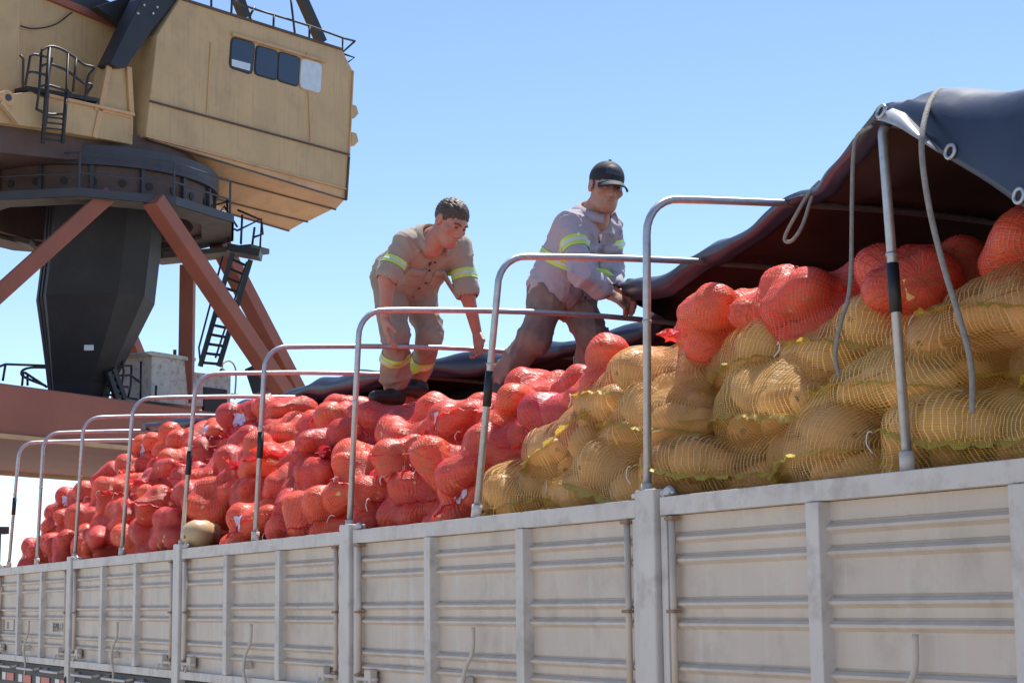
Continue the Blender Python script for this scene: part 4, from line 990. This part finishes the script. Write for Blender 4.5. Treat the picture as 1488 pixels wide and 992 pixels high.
# caged ladder on the winch house
rails('ladder_cage', [smooth_path([(60, 74), (68, 69), (78, 68), (92, 73), (108, 83), (122, 94), (137, 99), (128, 112), (124, 146)], 4), smooth_path([(58, 98), (66, 94), (78, 95), (95, 102), (110, 112), (122, 121), (134, 124), (126, 136)], 4), smooth_path([(58, 126), (70, 124), (90, 130), (104, 136)], 4), smooth_path([(54, 158), (56, 160), (70, 166), (92, 166)], 4),
      [(72, 68), (68, 170), (62, 208)], [(60, 76), (57, 130), (53, 160)], [(99, 77), (95, 165), (91, 208)], [(111, 84), (106, 133)], [(37, 124), (44, 82), (50, 79), (76, 85), (70, 112)], [(41, 106), (46, 104), (70, 110)], [(29, 80), (34, 86), (33, 126)]], .035, M['crane_k'], .05)
for yy in (170, 178, 186, 194, 202): rails('rung', [[(66-(yy-170)*.1, yy), (93-(yy-170)*.1, yy+3)]], .025, M['crane_k'], .05)
for a, b_ in (((72, 70), (62, 208)), ((97, 130), (91, 208))): rails('ladder_rail', [[a, b_]], .055, M['crane_k'], .06)
q = MB(); q.bar(front(30, 130, .5), front(135, 148, .5), .5, .10); part('ladder_landing', q, M['crane_k'])
# slewing ring, walkway and column
D0 = 52.0; AXC = pD(132, 290, D0); CX, CY = AXC[0], AXC[1]; ZR = pD(60, 236, D0-3.5)[2]
def ringpts(r_, z, n=48, a0=0, a1=2*math.pi): return [np.array([CX+r_*math.cos(a), CY+r_*math.sin(a), z]) for a in np.linspace(a0, a1, n)]
def drum(name, r0, r1, z0, z1, m, par=crane, n=64):
    q = MB(); G = np.array([ringpts(r0, z0, n+1), ringpts(r1, z0, n+1), ringpts(r1, z1, n+1), ringpts(r0, z1, n+1), ringpts(r0, z0, n+1)]).transpose(1, 0, 2); q.grid(G); return part(name, q, m, par, False)
ring = drum('slewing_ring', 2.6, 3.62, ZR-.05, ZR+.48, M['crane_b'])
drum('ring_skirt', 2.9, 3.45, ZR-.95, ZR-.05, M['crane_d'], ring)
for k in range(28):
    a = 2*math.pi*k/28; p = np.array([CX+3.46*math.cos(a), CY+3.46*math.sin(a), ZR-.48]); n_ = np.array([math.cos(a), math.sin(a), 0])
    q = MB(); q.tube([p-n_*.05, p+n_*.012], .11, 12); part('skirt_hole', q, M['gasket'], ring)
for k in range(16):
    a = 2*math.pi*(k+.4)/16; p = np.array([CX+3.5*math.cos(a), CY+3.5*math.sin(a), 0]); q = MB(); q.bar(p+(0, 0, ZR-.93), p+(0, 0, ZR-.06), .10, .12, (math.cos(a), math.sin(a), 0)); part('skirt_stiffener', q, M['crane_b'], ring)
walk = drum('walkway', 3.3, 4.25, ZR-1.08, ZR-.98, M['crane_g'], crane, 10)
for k in range(10):
    a = 2*math.pi*k/10; p = np.array([CX+4.15*math.cos(a), CY+4.15*math.sin(a), 0]); q = MB(); q.tube([p+(0, 0, ZR-1.0), p+(0, 0, ZR+.12)], .03, 6); part('walkway_post', q, M['crane_b'], walk)
for zz in (ZR+.12, ZR-.42): q = MB(); q.tube(ringpts(4.15, zz, 11), .028, 6, False); part('walkway_rail', q, M['crane_b'], walk, False)
drum('toe_board', 4.2, 4.27, ZR-1.08, ZR-.85, M['crane_b'], walk, 10)
drum('turntable', .4, 3.1, ZR+.48, ZR+1.0, M['crane_d'])
# column: faceted tapering box
def sect(pl, pr_, y, D=D0):
    L_ = pD(pl, y, D); Rr_ = pD(pr_, y, D); w_ = np.linalg.norm((Rr_-L_)[:2])/2; c_ = (L_+Rr_)/2; out = []
    for a, e in ((-1.0, -.10), (-.66, -.9), (.62, -1.0), (1.0, -.55), (1.0, .6), (.6, 1.0), (-.6, 1.0), (-1, .5)):
        p = c_+_r*w_*a+V_F*w_*e*.8; p[2] = c_[2]; out.append(p)
    return out
cs = [sect(72, 234, 262), sect(64, 226, 360), sect(54, 217, 437), sect(62, 190, 495), sect(70, 158, 560), sect(74, 150, 590)]
q = MB(); n_ = 8
q.add(np.vstack(cs), [(i*n_+k, i*n_+(k+1) % n_, (i+1)*n_+(k+1) % n_, (i+1)*n_+k) for i in range(len(cs)-1) for k in range(n_)]+[tuple(range(n_)), tuple(range((len(cs)-1)*n_, len(cs)*n_))[::-1]])
col_ = part('column', q, M['crane_col'])
for i in range(len(cs)-1):
    for f in (.3, .62):
        a = cs[i][0]*(1-f)+cs[i][1]*f; b_ = cs[i+1][0]*(1-f)+cs[i+1][1]*f; q = MB(); q.bar(a-V_F*.03, b_-V_F*.03, .07, .07); part('column_rib', q, M['crane_b'], col_)
c_ = pD(129, 505, D0-1.75); q = MB(); q.box(c_, (.13, .03, .08), (_r, V_F, V_U)); part('column_lamp', q, M['pane'], col_, bevel=.02)
# braces
def brace(a, b_, w_, m=M['crane_o'], par=crane):
    zt0 = pD(0, 554, 46.0)[2]-.15; b_ = a+(b_-a)*(a[2]-zt0)/(a[2]-b_[2])     # down to the portal deck
    q = MB(); q.bar(a, b_, w_, w_*.8); return part('brace', q, m, par, bevel=.03)
brace(pD(158, 283, 48.6), pD(-30, 452, 46.5), .54); brace(pD(222, 290, 48.6), pD(440, 612, 53), .52)
brace(pD(318, 352, 54.5), pD(432, 570, 57), .52); brace(pD(170, 452, 56), pD(228, 590, 58), .5)
q = MB(); q.bar(pD(273, 385, 55), pD(270, 585, 55), .42, .42, V_F); part('rear_post', q, M['crane_o'])
# gallery behind and the inclined ladder
q = MB(); q.bar(pD(222, 378, 55.5), pD(378, 362, 53.5), .9, .16, V_U); gal = part('gallery', q, M['crane_g'])
q = MB(); q.bar(pD(-30, 335, 54), pD(48, 356, 54), .9, .16); part('gallery', q, M['crane_g'])
def lines(name, ls, r, m, D, par=crane):
    for ln in ls: q = MB(); q.tube([pD(x, y, D) for x, y in ln], r, 6); part(name, q, m, par, True)
lines('gallery_rail', [[(228, 345), (262, 341)], [(228, 360), (268, 355)], [(236, 343), (235, 374)], [(0, 300), (30, 312), (66, 326)], [(0, 318), (68, 345)], [(30, 308), (28, 348)], [(12, 304), (10, 335)], [(55, 322), (52, 352)]], .035, M['crane_k'], 54.5, gal)
lines('landing_rail', [[(330, 290), (332, 352)], [(322, 325), (345, 335), (380, 318), (378, 360)], [(352, 312), (350, 355)], [(345, 305), (380, 320)], [(368, 345), (382, 340), (380, 322)], [(370, 330), (366, 360)], [(306, 300), (330, 345)], [(312, 318), (326, 300), (345, 330)], [(300, 310), (318, 330), (312, 345)]], .035, M['crane_k'], 53.3, gal)
q = MB(); q.bar(pD(332, 362, 53.3), pD(379, 371, 53.3), .8, .22); part('landing', q, M['crane_k'], gal)
lad = MB(); a0, a1 = (338, 368), (291, 532); b0, b1 = (364, 378), (318, 532)
lad.bar(pD(*a0, 53), pD(*a1, 52.2), .10, .14); lo_ = part('ladder', lad, M['crane_k'])
q = MB(); q.bar(pD(*b0, 53), pD(*b1, 52.2), .10, .14); part('ladder_side', q, M['crane_k'], lo_)
for i in range(12):
    f = (i+.6)/12; q = MB(); q.tube([pD(a0[0]+(a1[0]-a0[0])*f, a0[1]+(a1[1]-a0[1])*f, 53-.8*f), pD(b0[0]+(b1[0]-b0[0])*f, b0[1]+(b1[1]-b0[1])*f+2, 53-.8*f)], .045, 6); part('rung', q, M['crane_k'], lo_)
lines('ladder_handrail', [[(324, 372), (289, 505), (291, 525)], [(359, 380), (313, 520)]], .03, M['crane_k'], 52, lo_)
# portal deck
pu = hdir(31); pv = hdir(-59); PG = pD(0, 554, 46.0)
q = MB(); zt_, zb_ = PG[2], pD(0, 634, 46.0)[2]
a = PG-pu*6; b_ = PG+pu*15.5
q.prism([(a[0], a[1], zt_), (b_[0], b_[1], zt_-.12), (b_[0], b_[1], zb_), (a[0], a[1], zb_)], pv*9.5); portal = part('portal_girder', q, M['crane_o'], bevel=.04)
for zz, off in ((zb_+.02, -.05), ):
    q = MB(); q.bar(a-pv*.05+np.array([0, 0, zb_-a[2]]), b_-pv*.05+np.array([0, 0, zb_-b_[2]]), .10, .12); part('girder_flange', q, M['crane_y2'], portal)
for s_ in (9.0,):
    q = MB(); q.bar(a+pv*s_+np.array([0, 0, zb_-a[2]-.06]), b_+pv*s_+np.array([0, 0, zb_-b_[2]-.06]), .14, .12); part('underside_rib', q, M['crane_y2'], portal)
for u_, v_ in ((-5.2, .6), (-5.2, 8.6), (14.6, .6), (14.6, 8.6)):
    p = PG+pu*u_+pv*v_; q = MB(); q.bar((p[0], p[1], 0.8), (p[0], p[1], zb_-.01), 1.0, 1.0, pu); lg = part('portal_leg', q, M['crane_o'], bevel=.04)
    q = MB(); q.box((p[0], p[1], .5), (1.6, .35, .3), (pu, pv, V_U)); part('bogie', q, M['crane_k'], lg)
    for w_ in (-1, 1):
        c_ = np.array([p[0], p[1], .32])+pu*w_*.9; q = MB(); q.tube([c_-pv*.12, c_+pv*.12], .32, 20); part('rail_wheel', q, M['chassis'], lg)
def deck_pt(x, y, v_): return pPl(x, y, PG+pv*v_, pv)
def dl(name, ls, r, v_, m=M['crane_k']):
    for ln in ls: q = MB(); q.tube([deck_pt(x, y, v_) for x, y in ln], r, 6); part(name, q, m, portal, True)
dl('deck_rail', [[(-20, 540), (0, 532), (8, 529), (66, 531)], [(8, 529), (4, 553)], [(34, 540), (32, 560)], smooth_path([(70, 534), (45, 534), (33, 538), (32, 545), (45, 552), (66, 560)], 4), [(36, 541), (68, 562)], [(40, 545), (40, 560)]], .035, 1.2)
dl('deck_rail', smooth_path([(168, 533), (180, 532), (190, 533)], 3)[None].tolist() if False else [[(168, 532), (191, 531)], [(191, 531), (190, 560), (186, 577)], [(176, 515), (180, 540), (174, 577)], [(160, 545), (190, 545), (205, 556)], [(156, 560), (186, 562)], [(150, 572), (200, 580)], [(205, 525), (204, 583)], [(227, 560), (226, 582)]], .035, 1.6)
q = MB(); q.bar(deck_pt(164, 535, 1.4), deck_pt(181, 580, 1.4), .12, .16); st_ = part('deck_stair', q, M['crane_k'])
q = MB(); q.bar(deck_pt(157, 540, 1.4), deck_pt(170, 580, 1.4), .12, .16); part('stair_side', q, M['crane_k'], st_)
for f in (.2, .45, .7, .9): q = MB(); q.bar(deck_pt(157+13*f, 540+40*f, 1.4), deck_pt(164+17*f, 536+44*f, 1.4), .08, .10); part('tread', q, M['crane_k'], st_)
# electrical cabinets on the deck
def cab(c4, depth, v_, m):
    q = MB(); q.prism([deck_pt(*p, v_) for p in c4], pv*depth); return part('electrical_cabinet', q, m, bevel=.03)
k1 = cab(((221, 514), (283, 523), (283, 590), (219, 583)), 1.6, 1.8, M['cabinet'])
q = MB(); q.prism([deck_pt(*p, 1.7) for p in ((212, 513), (221, 510), (285, 520), (284, 525), (221, 516))], pv*1.9); part('cabinet_roof', q, M['cabinet'], k1)
for x in (254, 262):
    q = MB(); q.tube([deck_pt(x, 518, 2.4), deck_pt(x, 508, 2.4)], .055, 8); part('insulator', q, M['crane_o'], k1)
k2 = cab(((284, 540), (336, 545), (335, 592), (284, 590)), 1.8, 2.2, M['cabinet'])
q = MB(); q.prism([deck_pt(*p, 2.15) for p in ((297, 562), (330, 566), (330, 600), (297, 598))], pv*.1); part('cabinet_door', q, M['crane_col'], k2)
q = MB(); q.tube(smooth_path([deck_pt(341, 580, 2), deck_pt(343, 545, 2), deck_pt(340, 530, 2), deck_pt(332, 524, 2), deck_pt(324, 528, 2), deck_pt(323, 534, 2)], 5), .03, 6); lp = part('lamp_post', q, M['cabinet'], smooth=True)
c_ = deck_pt(323, 535, 2); q = MB(); q.tube([c_, c_-np.array([0, 0, .12]), c_-np.array([0, 0, .2])], [.05, .14, .16], 12); part('lamp_shade', q, M['crane_b'], lp)
c_ = pD(372, 548, 55); q = MB(); q.prism([c_+_r*x+V_U*z for x, z in ((-.35, .25), (.1, .45), (.6, .1), (.5, -.35), (-.1, -.5))], V_F*.8); part('winch_motor', q, M['crane_k'])
dl('deck_cable', [[(336, 572), (372, 576), (400, 580)]], .025, 2.2)
print('objects', len(bpy.data.objects))
